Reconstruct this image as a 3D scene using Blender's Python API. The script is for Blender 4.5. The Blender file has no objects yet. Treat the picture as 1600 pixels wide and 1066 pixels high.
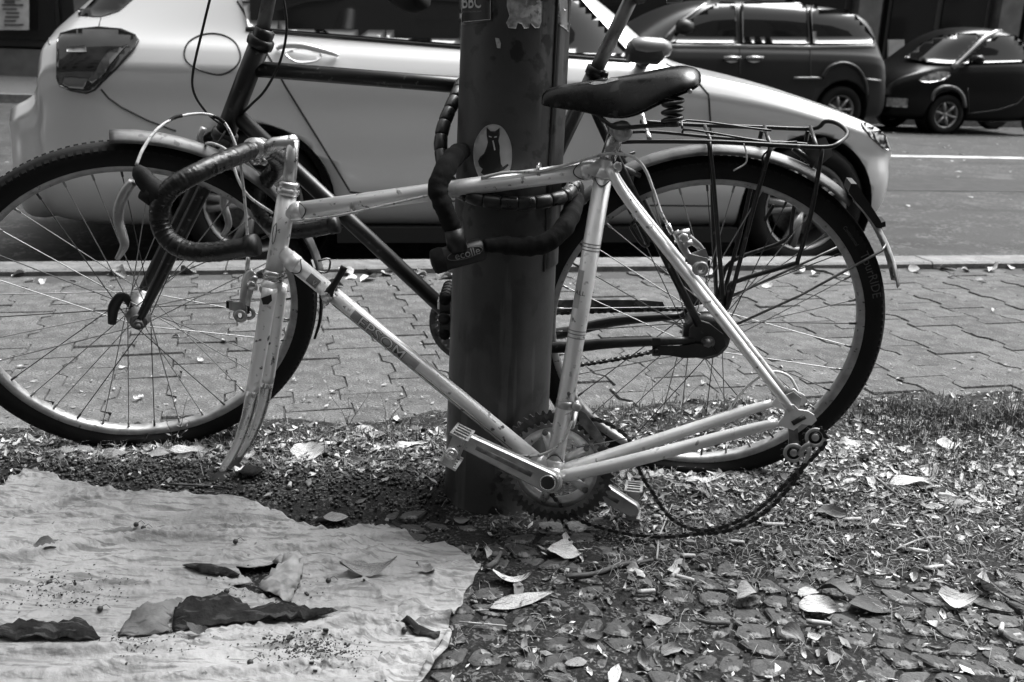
import bpy, bmesh, math, random
import numpy as np
from mathutils import Vector, Matrix, noise
from mathutils.bvhtree import BVHTree
from mathutils.geometry import delaunay_2d_cdt

random.seed(7)
SC = bpy.context.scene
COL = SC.collection
rad = math.radians

# ------------------------------------------------------------------ camera
FPX, CAM_H, PITCH, ROLL = 1555.6, 0.85, rad(16.5), rad(2.2)
cP, sP, cR, sR = math.cos(PITCH), math.sin(PITCH), math.cos(ROLL), math.sin(ROLL)
CAM = Vector((0, 0, CAM_H))
cd = bpy.data.cameras.new('camera')
cam = bpy.data.objects.new('camera', cd); COL.objects.link(cam)
cd.lens = 35.0; cd.sensor_width = 36.0; cd.clip_start = 0.05; cd.clip_end = 2000
_r = Vector((cR, sR * sP, sR * cP)); _d = Vector((sR, -cR * sP, -cR * cP)); _f = Vector((0, cP, -sP))
cam.matrix_world = Matrix(((_r.x, -_d.x, -_f.x, 0), (_r.y, -_d.y, -_f.y, 0), (_r.z, -_d.z, -_f.z, CAM_H), (0, 0, 0, 1)))
cd.dof.use_dof = True; cd.dof.focus_distance = 1.76; cd.dof.aperture_fstop = 8.0
SC.camera = cam

# ------------------------------------------------------------------ light: bright overcast day
SUN_EL, SUN_AZ = rad(62), rad(55)          # azimuth clockwise from +Y (scene is looked at along +Y)
w = bpy.data.worlds.new('World'); SC.world = w; w.use_nodes = True
nt = w.node_tree; nt.nodes.clear()
o_ = nt.nodes.new('ShaderNodeOutputWorld'); bg = nt.nodes.new('ShaderNodeBackground')
sky = nt.nodes.new('ShaderNodeTexSky'); sky.sky_type = 'NISHITA'; sky.sun_disc = False
sky.sun_elevation = SUN_EL; sky.sun_rotation = SUN_AZ; sky.air_density = 1.0; sky.dust_density = 6.0; sky.ozone_density = 1.0
bw = nt.nodes.new('ShaderNodeRGBToBW')
nt.links.new(sky.outputs[0], bw.inputs[0]); nt.links.new(bw.outputs[0], bg.inputs[0]); nt.links.new(bg.outputs[0], o_.inputs[0])
bg.inputs[1].default_value = 0.10
sd = bpy.data.lights.new('sun', 'SUN'); sd.energy = 1.2; sd.angle = rad(40); sd.color = (1, 1, 1)
sun = bpy.data.objects.new('sun', sd); COL.objects.link(sun)
_dir = Vector((math.sin(SUN_AZ) * math.cos(SUN_EL), math.cos(SUN_AZ) * math.cos(SUN_EL), math.sin(SUN_EL)))
sun.rotation_euler = _dir.to_track_quat('Z', 'Y').to_euler()
sun.location = _dir * 30
SC.view_settings.view_transform = 'Standard'; SC.view_settings.look = 'None'
SC.view_settings.exposure = 1.95; SC.view_settings.gamma = 1.0; SC.view_settings.use_curve_mapping = False
SC.cycles.use_denoising = True
SC.cycles.max_bounces = 8

# ------------------------------------------------------------------ points read from a viewpoint
def ray(px, py):
    u, v = px - 800, py - 533
    u1 = u * cR + v * sR; v1 = -u * sR + v * cR
    x, y = u1 / FPX, v1 / FPX
    return Vector((x, cP - y * sP, -(sP + y * cP)))
def onplane(px, py, p0, n):
    d = ray(px, py); return CAM + d * ((Vector(p0) - CAM).dot(n) / d.dot(n))
def gpt(px, py, z=0.0): return onplane(px, py, (0, 0, z), Vector((0, 0, 1)))
def ypt(px, py, y): return onplane(px, py, (0, y, 0), Vector((0, 1, 0)))

STREET = rad(12.0)
K = Vector((math.cos(STREET), math.sin(STREET), 0)); N = Vector((-math.sin(STREET), math.cos(STREET), 0))
def st(s, t, z=0.0): return K * s + N * t + Vector((0, 0, z))
T_DIRT, T_KERB0, T_KERB1, ROAD_Z = 2.22, 3.80, 3.97, -0.16

# ------------------------------------------------------------------ materials (the picture is black and white)
MATS = {}
def mat(name, v, rough=0.6, metal=0.0, var=None, bump=None, specks=None, coat=0.0, spec=0.5, streak=None, streak2=None, trans=0.0):
    """v grey value; var=(scale,amount); bump=(scale,strength,dist); specks=(scale,threshold,value); streak=(vec,scale,thr,value)"""
    if name in MATS: return MATS[name]
    m = bpy.data.materials.new(name); m.use_nodes = True; t = m.node_tree; L = t.links.new
    b = t.nodes['Principled BSDF']
    b.inputs['Roughness'].default_value = rough; b.inputs['Metallic'].default_value = metal
    b.inputs['Specular IOR Level'].default_value = spec
    if coat: b.inputs['Coat Weight'].default_value = coat; b.inputs['Coat Roughness'].default_value = 0.06
    b.inputs['Base Color'].default_value = (v, v, v, 1)
    if trans: b.inputs['Transmission Weight'].default_value = trans
    tc = t.nodes.new('ShaderNodeTexCoord'); col = None
    def nz(scale, detail=4, vec=None):
        n = t.nodes.new('ShaderNodeTexNoise'); n.inputs['Scale'].default_value = scale; n.inputs['Detail'].default_value = detail
        if vec:
            mp = t.nodes.new('ShaderNodeMapping'); mp.inputs['Scale'].default_value = vec; L(tc.outputs['Object'], mp.inputs[0]); L(mp.outputs[0], n.inputs['Vector'])
        else: L(tc.outputs['Object'], n.inputs['Vector'])
        return n
    def mr(src, a, b_, c, d_):
        r = t.nodes.new('ShaderNodeMapRange'); r.inputs[1].default_value = a; r.inputs[2].default_value = b_; r.inputs[3].default_value = c; r.inputs[4].default_value = d_
        L(src, r.inputs[0]); return r.outputs[0]
    def mx(f, a, b_):
        x = t.nodes.new('ShaderNodeMix'); x.data_type = 'FLOAT'
        L(f, x.inputs[0])
        for i, q in ((2, a), (3, b_)):
            if isinstance(q, (int, float)): x.inputs[i].default_value = q
            else: L(q, x.inputs[i])
        return x.outputs[0]
    if var:
        oi = t.nodes.new('ShaderNodeObjectInfo')
        n1 = nz(var[0], 6); col = mr(n1.outputs[0], 0.3, 0.7, v * (1 - var[1]), min(.95, v * (1 + var[1])))
        if len(var) > 2:
            r2 = mr(oi.outputs['Random'], 0, 1, 1 - var[2], 1 + var[2]); mm = t.nodes.new('ShaderNodeMath'); mm.operation = 'MULTIPLY'
            L(col, mm.inputs[0]); L(r2, mm.inputs[1]); col = mm.outputs[0]
        L(mr(n1.outputs[0], .3, .7, max(.02, rough - .1), min(1, rough + .1)), b.inputs['Roughness'])
    for sk in (streak, streak2):
        if not sk: continue
        n4 = nz(sk[1], 5, sk[0]); f = mr(n4.outputs[0], sk[2], sk[2] + .05, 0, .9); col = mx(f, col if col is not None else v, sk[3])
    if specks:
        n2 = nz(specks[0], 7); f = mr(n2.outputs[0], specks[1] - .05, specks[1] + .01, 0, 1); n5 = nz(specks[0] / 9, 3); g5 = mr(n5.outputs[0], .44, .58, .12, 1)
        mu = t.nodes.new('ShaderNodeMath'); mu.operation = 'MULTIPLY'; L(f, mu.inputs[0]); L(g5, mu.inputs[1]); f = mu.outputs[0]; col = mx(f, col if col is not None else v, specks[2])
    if col is not None: L(col, b.inputs['Base Color'])
    if bump:
        n3 = nz(bump[0], 5); bp = t.nodes.new('ShaderNodeBump'); bp.inputs['Strength'].default_value = bump[1]
        bp.inputs['Distance'].default_value = bump[2] if len(bump) > 2 else .002
        L(n3.outputs[0], bp.inputs['Height']); L(bp.outputs[0], b.inputs['Normal'])
    MATS[name] = m; return m

SILVER = mat('silver_bike_paint', .72, .36, .35, var=(9, .16), specks=(75, .662, .05), coat=.3, bump=(60, .03))
CHROME = mat('worn_chrome', .55, .28, .9, var=(25, .25), specks=(120, .68, .12), bump=(120, .05))
ALLOY = mat('dull_alloy', .36, .42, .75, var=(35, .3), specks=(140, .70, .08), bump=(150, .08))
STEEL = mat('dark_steel', .14, .45, .7, var=(60, .4), bump=(200, .1))
BLACKP = mat('black_bike_paint', .008, .38, 0, var=(20, .5), specks=(70, .68, .10), coat=.1, spec=.4, bump=(80, .05))
RUBBER = mat('black_rubber', .007, .75, 0, spec=.25, var=(40, .4), bump=(300, .15))
TYRE = mat('tyre_rubber', .0075, .75, 0, spec=.25, var=(25, .5), bump=(250, .2))
PLASTIC = mat('black_plastic', .007, .45, 0, spec=.4, var=(30, .4), bump=(300, .05))
LEATHER = mat('black_saddle_leather', .003, .27, 0, spec=.35, var=(50, .6), specks=(45, .64, .05), bump=(140, .10))
TAPE = mat('shiny_bar_tape', .006, .32, 0, var=(60, .5), bump=(90, .5, .003))
FABRIC = mat('black_sleeve_fabric', .007, .9, 0, spec=.2, var=(60, .4), bump=(60, .6, .004))
CABLEW = mat('white_cable_housing', .52, .45, 0, var=(60, .25), specks=(160, .62, .08))
RIM = mat('dull_rim_alloy', .30, .45, .6, var=(40, .3), specks=(110, .66, .06))
FENDER = mat('stainless_fender', .12, .48, .45, var=(22, .6), specks=(60, .64, .07), bump=(90, .1))
SPOKE = mat('spoke_steel', .30, .4, .8)
SPOKED = mat('spoke_dark', .06, .5, .6)
POLEM = mat('pole_paint', .036, .42, 0, spec=.5, var=(7, .5), specks=(34, .61, .007), streak=((1, 1, .07), 40, .57, .065), streak2=((1, 1, .45), 12, .59, .013), bump=(45, .35, .002))
STICKW = mat('sticker_white', .42, .45, 0, var=(40, .12))
STICKB = mat('sticker_black', .012, .4, 0, var=(40, .2))
STICKG = mat('sticker_grey', .16, .45, 0, var=(60, .3))
CARPAINT = mat('silver_car_paint', .66, .32, .45, coat=.8)
VANPAINT = mat('dark_van_paint', .010, .35, .1, coat=.15)
SMARTP = mat('black_car_paint', .003, .3, 0, coat=.05, spec=.25)
GLASS = mat('car_glass', .006, .03, 0, spec=.5)
TRIM = mat('black_trim', .012, .5)
LAMPD = mat('smoked_tail_lamp', .018, .06, 0, var=(12, .5), coat=1.0)
LAMPC = mat('clear_headlamp', .30, .1, .4, var=(20, .6), coat=1.0)
ALLOYW = mat('alloy_wheel', .34, .35, .6)
GROUNDM = mat('verge_soil', .013, .95, 0, spec=.2, var=(28, .6), specks=(170, .58, .09), bump=(90, .9, .006))
COBBLE = mat('cobble_stone', .048, .8, 0, var=(60, .55, .35), specks=(130, .58, .02), streak=((1, 1, 1), 25, .58, .16), bump=(60, .9, .006))
PAVER = mat('concrete_paver', .066, .9, 0, var=(14, .42, .30), specks=(200, .56, .15), streak=((1, 1, 1), 60, .57, .030), bump=(140, .9, .005))
SAND = mat('joint_sand', .040, .95, 0, var=(50, .4), bump=(120, .5, .003))
KERB = mat('kerb_granite', .15, .8, 0, var=(20, .35, .16), specks=(160, .58, .06), bump=(80, .4, .004))
ASPHALT = mat('asphalt', .020, .85, 0, var=(1.1, .55), specks=(40, .58, .075), streak=((.10, 1.6, 1), 2.2, .52, .012), streak2=((1, 1, 1), 2.5, .60, .050), bump=(140, .6, .004))
LINE = mat('road_paint', .40, .7, 0, var=(5, .4), specks=(30, .58, .06), bump=(120, .3))
LEAFS = [mat('dry_leaf_%s' % n, v, .6, 0, var=(45, .35, .25), streak=((2, 30, 1), 2.2, .56, .09), bump=(60, .5, .003)) for n, v in (('pale', .46), ('mid', .20), ('brown', .05))]
STRAW = mat('dry_straw', .26, .7, 0, var=(30, .4))
GRASS = mat('grass_blade', .065, .6, 0, var=(20, .4))
BERRY = mat('dark_berry', .022, .55, 0, var=(60, .6))
BUTT = mat('cigarette_paper', .34, .7, 0, var=(50, .25))
BUTTF = mat('cigarette_filter', .18, .7, 0, var=(60, .3))
TWIG = mat('twig_bark', .075, .8, 0, var=(50, .5), bump=(120, .5))
SHEET = mat('torn_pale_sheet', .21, .6, 0, var=(4, .36), streak=((.9, 8, 1), 8, .57, .10), streak2=((4, 34, 1), 5, .56, .115), specks=(60, .70, .04), bump=(35, .9, .008))  # streaks: dirt lines, also painted dark in place of shading in the creases
FLAP = mat('dark_backing', .014, .9, 0, spec=.1, var=(30, .6), streak=((3, 16, 1), 9, .57, .045), bump=(55, 1.0, .007))
FACADE = mat('dark_facade', .055, .8, 0, var=(1.5, .35), bump=(12, .2))
FACADE2 = mat('stone_pier', .11, .8, 0, var=(3, .3))
SHOPGLASS = mat('shop_glass', .012, .06, 0)
POSTER = mat('poster_paper', .38, .7, 0, var=(8, .15))
PRINT = mat('poster_print', .06, .7)

# ------------------------------------------------------------------ mesh helpers
def catmull(pts, k=6, closed=False):
    pts = [Vector(p) for p in pts]; n = len(pts); out = []
    rng = range(n if closed else n - 1)
    for i in rng:
        p1, p2 = pts[i], pts[(i + 1) % n]
        p0 = pts[(i - 1) % n] if (closed or i > 0) else p1 * 2 - p2
        p3 = pts[(i + 2) % n] if (closed or i + 2 < n) else p2 * 2 - p1
        for j in range(k):
            t = j / k
            out.append(.5 * ((2 * p1) + (p2 - p0) * t + (2 * p0 - 5 * p1 + 4 * p2 - p3) * t * t + (3 * p1 - p0 - 3 * p2 + p3) * t ** 3))
    if not closed: out.append(pts[-1])
    return out
def lerpl(vals, n):
    xs = np.linspace(0, 1, len(vals)); return list(np.interp(np.linspace(0, 1, n), xs, vals))

class MB:
    def __init__(s): s.v = []; s.f = []; s.sm = []; s.mi = []; s.cur = 0
    def add(s, vs, fs, smooth=True):
        o = len(s.v); s.v += [tuple(v) for v in vs]
        for f in fs: s.f.append(tuple(i + o for i in f)); s.sm.append(smooth); s.mi.append(s.cur)
        return s
    def tube(s, path, r, n=10, closed=False, cap=True, flat=1.0, up=None):
        """sweep; flat scales the cross-section along `up`"""
        path = [Vector(p) for p in path]; m = len(path)
        rs = [r] * m if isinstance(r, (int, float)) else (list(r) if len(r) == m else lerpl(r, m))
        tang = []
        for i in range(m):
            a = path[(i - 1) % m] if (closed or i > 0) else path[i]; b = path[(i + 1) % m] if (closed or i < m - 1) else path[i]
            d = b - a; tang.append(d.normalized() if d.length > 1e-9 else Vector((0, 0, 1)))
        ref = Vector(up) if up is not None else (Vector((0, 0, 1)) if abs(tang[0].z) < .9 else Vector((1, 0, 0)))
        x = (ref - tang[0] * ref.dot(tang[0])).normalized(); vs = []
        for i in range(m):
            if up is not None: x = (ref - tang[i] * ref.dot(tang[i]))
            else: x = (x - tang[i] * x.dot(tang[i]))
            x = x.normalized() if x.length > 1e-6 else tang[i].orthogonal().normalized(); y = tang[i].cross(x)
            for j in range(n):
                a = 2 * math.pi * j / n
                vs.append(path[i] + (x * math.cos(a) * flat + y * math.sin(a)) * rs[i])
        fs = []
        for i in range(m if closed else m - 1):
            for j in range(n):
                a = i * n + j; b = i * n + (j + 1) % n; c = ((i + 1) % m) * n + (j + 1) % n; d = ((i + 1) % m) * n + j
                fs.append((a, b, c, d))
        if cap and not closed:
            fs.append(tuple(range(n - 1, -1, -1))); fs.append(tuple((m - 1) * n + j for j in range(n)))
        return s.add(vs, fs)
    def lathe(s, c, axis, prof, n=24, closed=False):
        """prof = [(radius, height along axis)]"""
        c = Vector(c); ax = Vector(axis).normalized(); x = ax.orthogonal().normalized(); y = ax.cross(x); vs = []; fs = []; m = len(prof)
        for (r, h) in prof:
            for j in range(n):
                a = 2 * math.pi * j / n; vs.append(c + ax * h + (x * math.cos(a) + y * math.sin(a)) * r)
        for i in range(m if closed else m - 1):
            for j in range(n):
                fs.append((i * n + j, i * n + (j + 1) % n, ((i + 1) % m) * n + (j + 1) % n, ((i + 1) % m) * n + j))
        return s.add(vs, fs)
    def disc(s, c, axis, r, h, n=20):
        return s.lathe(c, axis, [(1e-4, -h / 2), (r * .94, -h / 2), (r, -h / 2 + h * .15), (r, h / 2 - h * .15), (r * .94, h / 2), (1e-4, h / 2)], n)
    def box(s, c, ax, ay, az):
        """centre and three half-axis vectors"""
        c, ax, ay, az = Vector(c), Vector(ax), Vector(ay), Vector(az)
        vs = [c + ax * i + ay * j + az * k for i in (-1, 1) for j in (-1, 1) for k in (-1, 1)]
        return s.add(vs, [(0, 1, 3, 2), (4, 6, 7, 5), (0, 4, 5, 1), (2, 3, 7, 6), (0, 2, 6, 4), (1, 5, 7, 3)], False)
    def plate(s, pts, nrm, th):
        """flat outline extruded th/2 both ways along nrm"""
        nrm = Vector(nrm).normalized(); pts = [Vector(p) for p in pts]; n = len(pts)
        vs = [p + nrm * th / 2 for p in pts] + [p - nrm * th / 2 for p in pts]
        fs = [tuple(range(n)), tuple(range(2 * n - 1, n - 1, -1))] + [(i, i + n, (i + 1) % n + n, (i + 1) % n) for i in range(n)]
        return s.add(vs, fs, False)
    def ball(s, c, r, n=10):
        pr = [(max(1e-4, r * math.sin(math.pi * i / 6)), -r * math.cos(math.pi * i / 6)) for i in range(7)]
        return s.lathe(c, (0, 0, 1), pr, n)
    def build(s, name, material, parent=None, loc=None):
        root = parent
        off = Vector((0, 0, 0))
        while root is not None: off += Vector(root.location); root = root.parent
        if loc is not None and parent is None: off = Vector(loc)
        me = bpy.data.meshes.new(name)
        me.from_pydata([(v[0] - off.x, v[1] - off.y, v[2] - off.z) for v in s.v], [], s.f)
        me.polygons.foreach_set('use_smooth', s.sm)
        mats = material if isinstance(material, (list, tuple)) else [material]
        for m in mats: me.materials.append(m)
        if len(mats) > 1: me.polygons.foreach_set('material_index', s.mi)
        me.validate(); me.update()
        o = bpy.data.objects.new(name, me); COL.objects.link(o); o.parent = parent
        if parent is None and loc is not None: o.location = loc
        return o
def fix_normals(o):
    b = bmesh.new(); b.from_mesh(o.data); bmesh.ops.recalc_face_normals(b, faces=b.faces); b.to_mesh(o.data); b.free()
def empty(name, loc, parent=None):
    o = bpy.data.objects.new(name, None); COL.objects.link(o); o.location = loc; o.parent = parent; o.empty_display_size = .05
    return o
def tag(o, label=None, cat=None, group=None, kind=None):
    if label: o['label'] = label
    if cat: o['category'] = cat
    if group: o['group'] = group
    if kind: o['kind'] = kind
    return o
def part(name, m, parent, fn):
    b = MB(); fn(b); return b.build(name, m, parent)
def tubepart(name, m, parent, pts, r, n=10, k=0, **kw):
    b = MB(); b.tube(catmull(pts, k) if k else pts, r, n, **kw); return b.build(name, m, parent)
def bvh_of(o):
    dg = bpy.context.evaluated_depsgraph_get(); e = o.evaluated_get(dg); me = e.to_mesh(); mw = o.matrix_world.copy()
    p = o
    off = Vector((0, 0, 0))
    while p is not None: off += Vector(p.location); p = p.parent
    t = BVHTree.FromPolygons([v.co + off for v in me.vertices], [tuple(q.vertices) for q in me.polygons]); e.to_mesh_clear(); return t
def inpoly(x, y, poly):
    c = False; n = len(poly); j = n - 1
    for i in range(n):
        xi, yi = poly[i]; xj, yj = poly[j]
        if (yi > y) != (yj > y) and x < (xj - xi) * (y - yi) / (yj - yi) + xi: c = not c
        j = i
    return c
def cdt(poly, step, holes=(), jitter=0.0):
    """triangulate outline (2-D) with inner points; returns verts2d, faces"""
    def dens(pl):
        o = []
        for i in range(len(pl)):
            a, b = pl[i], pl[(i + 1) % len(pl)]; d = math.hypot(b[0] - a[0], b[1] - a[1]); k = max(1, int(d / step))
            for j in range(k): o.append((a[0] + (b[0] - a[0]) * j / k, a[1] + (b[1] - a[1]) * j / k))
        return o
    loops = [dens(poly)] + [dens(h) for h in holes]; vs = []; es = []
    for lp in loops:
        o = len(vs); vs += lp; es += [(o + i, o + (i + 1) % len(lp)) for i in range(len(lp))]
    x0 = min(p[0] for p in poly); x1 = max(p[0] for p in poly); y0 = min(p[1] for p in poly); y1 = max(p[1] for p in poly)
    nx = int((x1 - x0) / step); ny = int((y1 - y0) / step)
    for i in range(1, nx + 1):
        for j in range(1, ny + 1):
            x = x0 + (i - .5) * step + random.uniform(-1, 1) * jitter * step; y = y0 + (j - .5) * step + random.uniform(-1, 1) * jitter * step
            if inpoly(x, y, poly) and not any(inpoly(x, y, h) for h in holes): vs.append((x, y))
    r = delaunay_2d_cdt([Vector(v) for v in vs], es, [], 0, 1e-7)
    V = [(v.x, v.y) for v in r[0]]; Fs = []
    for f in r[2]:
        cx = sum(V[i][0] for i in f) / len(f); cy = sum(V[i][1] for i in f) / len(f)
        if inpoly(cx, cy, poly) and not any(inpoly(cx, cy, h) for h in holes): Fs.append(tuple(f))
    return V, Fs
def hit(bvh, px, py, off=0.0):
    d = ray(px, py).normalized(); p, n, i, dist = bvh.ray_cast(CAM, d)
    if p is None: return None
    if n.dot(d) > 0: n = -n
    return p + n * off
def panel(bvh, poly, step, off, name, m, parent, th=.004):
    """a thin moulded piece that lies on a body; outline given where it is seen"""
    V, Fs = cdt(poly, step); P = [hit(bvh, x, y, off) for x, y in V]; ok = [p is not None for p in P]
    P = [p if p is not None else Vector((0, 0, 0)) for p in P]; Fs = [f for f in Fs if all(ok[i] for i in f)]
    el_ = lambda f: max((P[f[i]] - P[f[i - 1]]).length for i in range(len(f)))
    med = sorted(el_(f) for f in Fs)[len(Fs) // 2]; Fs = [f for f in Fs if el_(f) < 3.2 * med]
    b = MB(); inner = [p + (p - CAM).normalized() * th for p in P]
    # rim of the piece
    from collections import Counter
    ec = Counter(); od = {}
    for f in Fs:
        for i in range(len(f)):
            a, c = f[i], f[(i + 1) % len(f)]; ec[frozenset((a, c))] += 1; od[frozenset((a, c))] = (a, c)
    fs = list(Fs); nP = len(P)
    for e, k in ec.items():
        if k == 1:
            a, c = od[e]; fs.append((a, c, nP + c, nP + a))
    used = sorted({i for f in fs for i in f}); mp = {u: i for i, u in enumerate(used)}; al = P + inner
    b.add([al[i] for i in used], [tuple(mp[i] for i in f) for f in fs])
    return b.build(name, m, parent)
def seam(bvh, pts, r, name, m, parent, closed=False, step=8, off=0.0):
    P = []
    q = list(pts) + ([pts[0]] if closed else [])
    for i in range(len(q) - 1):
        a, c = q[i], q[i + 1]; k = max(1, int(math.hypot(c[0] - a[0], c[1] - a[1]) / step))
        for j in range(k + (1 if (i == len(q) - 2 and not closed) else 0)):
            h = hit(bvh, a[0] + (c[0] - a[0]) * j / k, a[1] + (c[1] - a[1]) * j / k, off)
            if h is not None: P.append(h)
    b = MB(); b.tube(P, r, 6, closed=closed); return b.build(name, m, parent)
def spline2(pts, k=6, closed=False):
    return [(p.x, p.y) for p in catmull([(x, y, 0) for x, y in pts], k, closed)]
def text2d(s, offset=0.0):
    """flat glyph mesh: verts (x,y), faces; cap height about .7"""
    cu = bpy.data.curves.new('t', 'FONT'); cu.body = s; cu.size = 1.0; cu.offset = offset; cu.resolution_u = 3
    ob = bpy.data.objects.new('t', cu); COL.objects.link(ob)
    dg = bpy.context.evaluated_depsgraph_get(); e = ob.evaluated_get(dg); me = e.to_mesh()
    bt = bmesh.new(); bt.from_mesh(me); bmesh.ops.triangulate(bt, faces=bt.faces)
    for _ in range(3):
        lg = [q for q in bt.edges if q.calc_length() > .16]
        if not lg: break
        bmesh.ops.subdivide_edges(bt, edges=lg, cuts=1); bmesh.ops.triangulate(bt, faces=bt.faces)
    bt.verts.index_update(); V = [(v.co.x, v.co.y) for v in bt.verts]; Fs = [tuple(v.index for v in p.verts) for p in bt.faces]; bt.free()
    e.to_mesh_clear(); bpy.data.objects.remove(ob); bpy.data.curves.remove(cu)
    return V, Fs
def text_px(bvh, s, org, xd, yd, off, name, m, parent, offset=0.0):
    """lettering lying on a surface; org start point, xd per em along, yd per em up"""
    V, Fs = text2d(s, offset)
    P = [hit(bvh, org[0] + x * xd[0] + y * yd[0], org[1] + x * xd[1] + y * yd[1], off) for x, y in V]
    Fs = [f for f in Fs if all(P[i] is not None for i in f)]; P = [p or Vector((0, 0, 0)) for p in P]
    b = MB(); b.add(P, Fs, False); return b.build(name, m, parent)

# ================================================================== THE SETTING
def fbm(x, y, sc, oct=3, seed=0.0):
    v = 0; a = 1; tot = 0
    for i in range(oct):
        v += a * noise.noise((x * sc + seed, y * sc - seed, seed * 1.7)); tot += a; a *= .5; sc *= 2.1
    return v / tot
def sstep(a, b, x):
    t = max(0, min(1, (x - a) / (b - a))); return t * t * (3 - 2 * t)
def cobble_zone(x, y):
    """1 where the small stones lie bare"""
    a = sstep(1.62, 1.36, y - .10 * x + .10 * fbm(x, y, 3.0, 2, 5.)) * sstep(-.25, -.05, x)
    b = sstep(.30, .12, math.hypot((x + .05) * .8, (y - 1.62) * 1.5))
    c = sstep(.22, .08, math.hypot((x - .62) * .6, (y - 1.98) * 1.2)) * .0
    return max(a, b, c)
def gz(x, y):
    t = N.x * x + N.y * y
    z = .004 + .010 * fbm(x, y, 6, 3, 1.) + .004 * fbm(x, y, 28, 2, 9.)
    z += .020 * sstep(-.02, -.25, x) * sstep(1.52, 1.72, y) * sstep(1.93, 1.80, y)            # heap of berries and leaves at the left
    z -= .006 * sstep(1.84, 1.96, y) + .016 * math.exp(-((x + .72) / .16) ** 2 - ((y - 2.03) / .07) ** 2) + .016 * math.exp(-((x - .40) / .16) ** 2 - ((y - 1.99) / .08) ** 2)
    cz = cobble_zone(x, y); z = z * (1 - cz) + cz * (-.0028 + .014 * fbm(x, y, 9, 3, 4.))
    dp = math.hypot(x + .023, y - 1.787); z += .014 * math.exp(-((dp - .095) / .035) ** 2)
    edge = T_DIRT + .03 + .06 * fbm(x, y, 3.5, 2, 3.) + .03 * fbm(x, y, 16, 2, 7.)
    z -= .05 * sstep(edge - .03, edge + .06, t)
    return z
def grid_mesh(name, m, s0, s1, t0, t1, step, zf):
    ns = int((s1 - s0) / step) + 1; ntt = int((t1 - t0) / step) + 1; vs = []; fs = []
    for j in range(ntt):
        for i in range(ns):
            p = st(s0 + (s1 - s0) * i / (ns - 1), t0 + (t1 - t0) * j / (ntt - 1)); vs.append((p.x, p.y, zf(p.x, p.y)))
    for j in range(ntt - 1):
        for i in range(ns - 1):
            a = j * ns + i; fs.append((a, a + 1, a + ns + 1, a + ns))
    b = MB(); b.add(vs, fs); return b.build(name, m)
def slab(b, s0, s1, t0, t1, z0, z1):
    vs = [st(s, t, z) for s in (s0, s1) for t in (t0, t1) for z in (z0, z1)]
    b.add(vs, [(0, 1, 3, 2), (4, 6, 7, 5), (0, 4, 5, 1), (2, 3, 7, 6), (0, 2, 6, 4), (1, 5, 7, 3)], False)

verge = grid_mesh('verge', GROUNDM, -2.1, 2.9, .3, 2.42, .014, gz); tag(verge, kind='structure')
b = MB(); slab(b, -60, 60, -40, .32, -.30, -.012); slab(b, -60, -2.08, .32, T_DIRT, -.30, -.012); slab(b, 2.88, 60, .32, T_DIRT, -.30, -.012)
tag(b.build('ground', GROUNDM), kind='structure')
b = MB(); slab(b, -400, 400, -400, 400, -.80, -.55); tag(b.build('terrain', GROUNDM), kind='structure')
b = MB(); slab(b, -60, 60, T_DIRT, T_KERB0, -.30, -.0150); pavement = tag(b.build('pavement', SAND), kind='structure')
b = MB(); slab(b, -80, 80, T_KERB1, 15.3, -.50, ROAD_Z); road = tag(b.build('road', ASPHALT), kind='structure')
b = MB(); slab(b, -80, 80, 15.3, 70, -.50, -.05); tag(b.build('far_pavement', PAVER), kind='structure')

# interlocking bone-shaped pavers
def paver_mesh(var):
    rnd = random.Random(var); g = .0011
    out = []
    L_, Wd, Ws = .1 - g, .0825 - g, .0575 - g
    for (a, c) in ((Ws, -.040), (Ws, .040), (Wd, .060), (Wd, L_), (-Wd, L_), (-Wd, .060), (-Ws, .040), (-Ws, -.040), (-Wd, -.060), (-Wd, -L_), (Wd, -L_), (Wd, -.060)):
        out.append((a + rnd.uniform(-.0012, .0012), c + rnd.uniform(-.0012, .0012)))
    n = len(out); vs = []
    for inset, z in ((1.0, -.035), (1.0, -.005), (.978, 0.0)):
        for a, c in out: vs.append((a * inset, c * (1 - (1 - inset) * .8), z + (rnd.uniform(-.0008, .0008) if z == 0 else 0)))
    fs = []
    for k in range(2):
        for i in range(n): fs.append((k * n + i, k * n + (i + 1) % n, (k + 1) * n + (i + 1) % n, (k + 1) * n + i))
    fs.append(tuple(range(2 * n, 3 * n)))
    me = bpy.data.meshes.new('paving_stone'); me.from_pydata(vs, [], fs); me.materials.append(PAVER); me.update(); return me
PMESH = [paver_mesh(i) for i in range(5)]
PAVA = rad(15.0); PX = Vector((math.cos(PAVA), math.sin(PAVA), 0)); PY = Vector((-math.sin(PAVA), math.cos(PAVA), 0))
def to_px(p):
    d = p - CAM; zc = d.y * cP - d.z * sP; yd = -(d.y * sP + d.z * cP)
    if zc < .05: return None
    u1, v1 = FPX * d.x / zc, FPX * yd / zc
    return (800 + u1 * cR - v1 * sR, 533 + u1 * sR + v1 * cR)
spots = []
for i in range(-70, 80):
    for j in range(-4, 30):
        p = PX * (i * .14) + PY * (1.9 + j * .2 + (.1 if i % 2 else 0)); t = p.dot(N)
        if T_DIRT - .03 < t < T_KERB0 - .05:
            q = to_px(p)
            if q and -2200 < q[0] < 3800: spots.append((abs(q[0] - 800) > 860, -q[1], p))
spots.sort(key=lambda a: (a[0], a[1]))
rest = MB()
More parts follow.
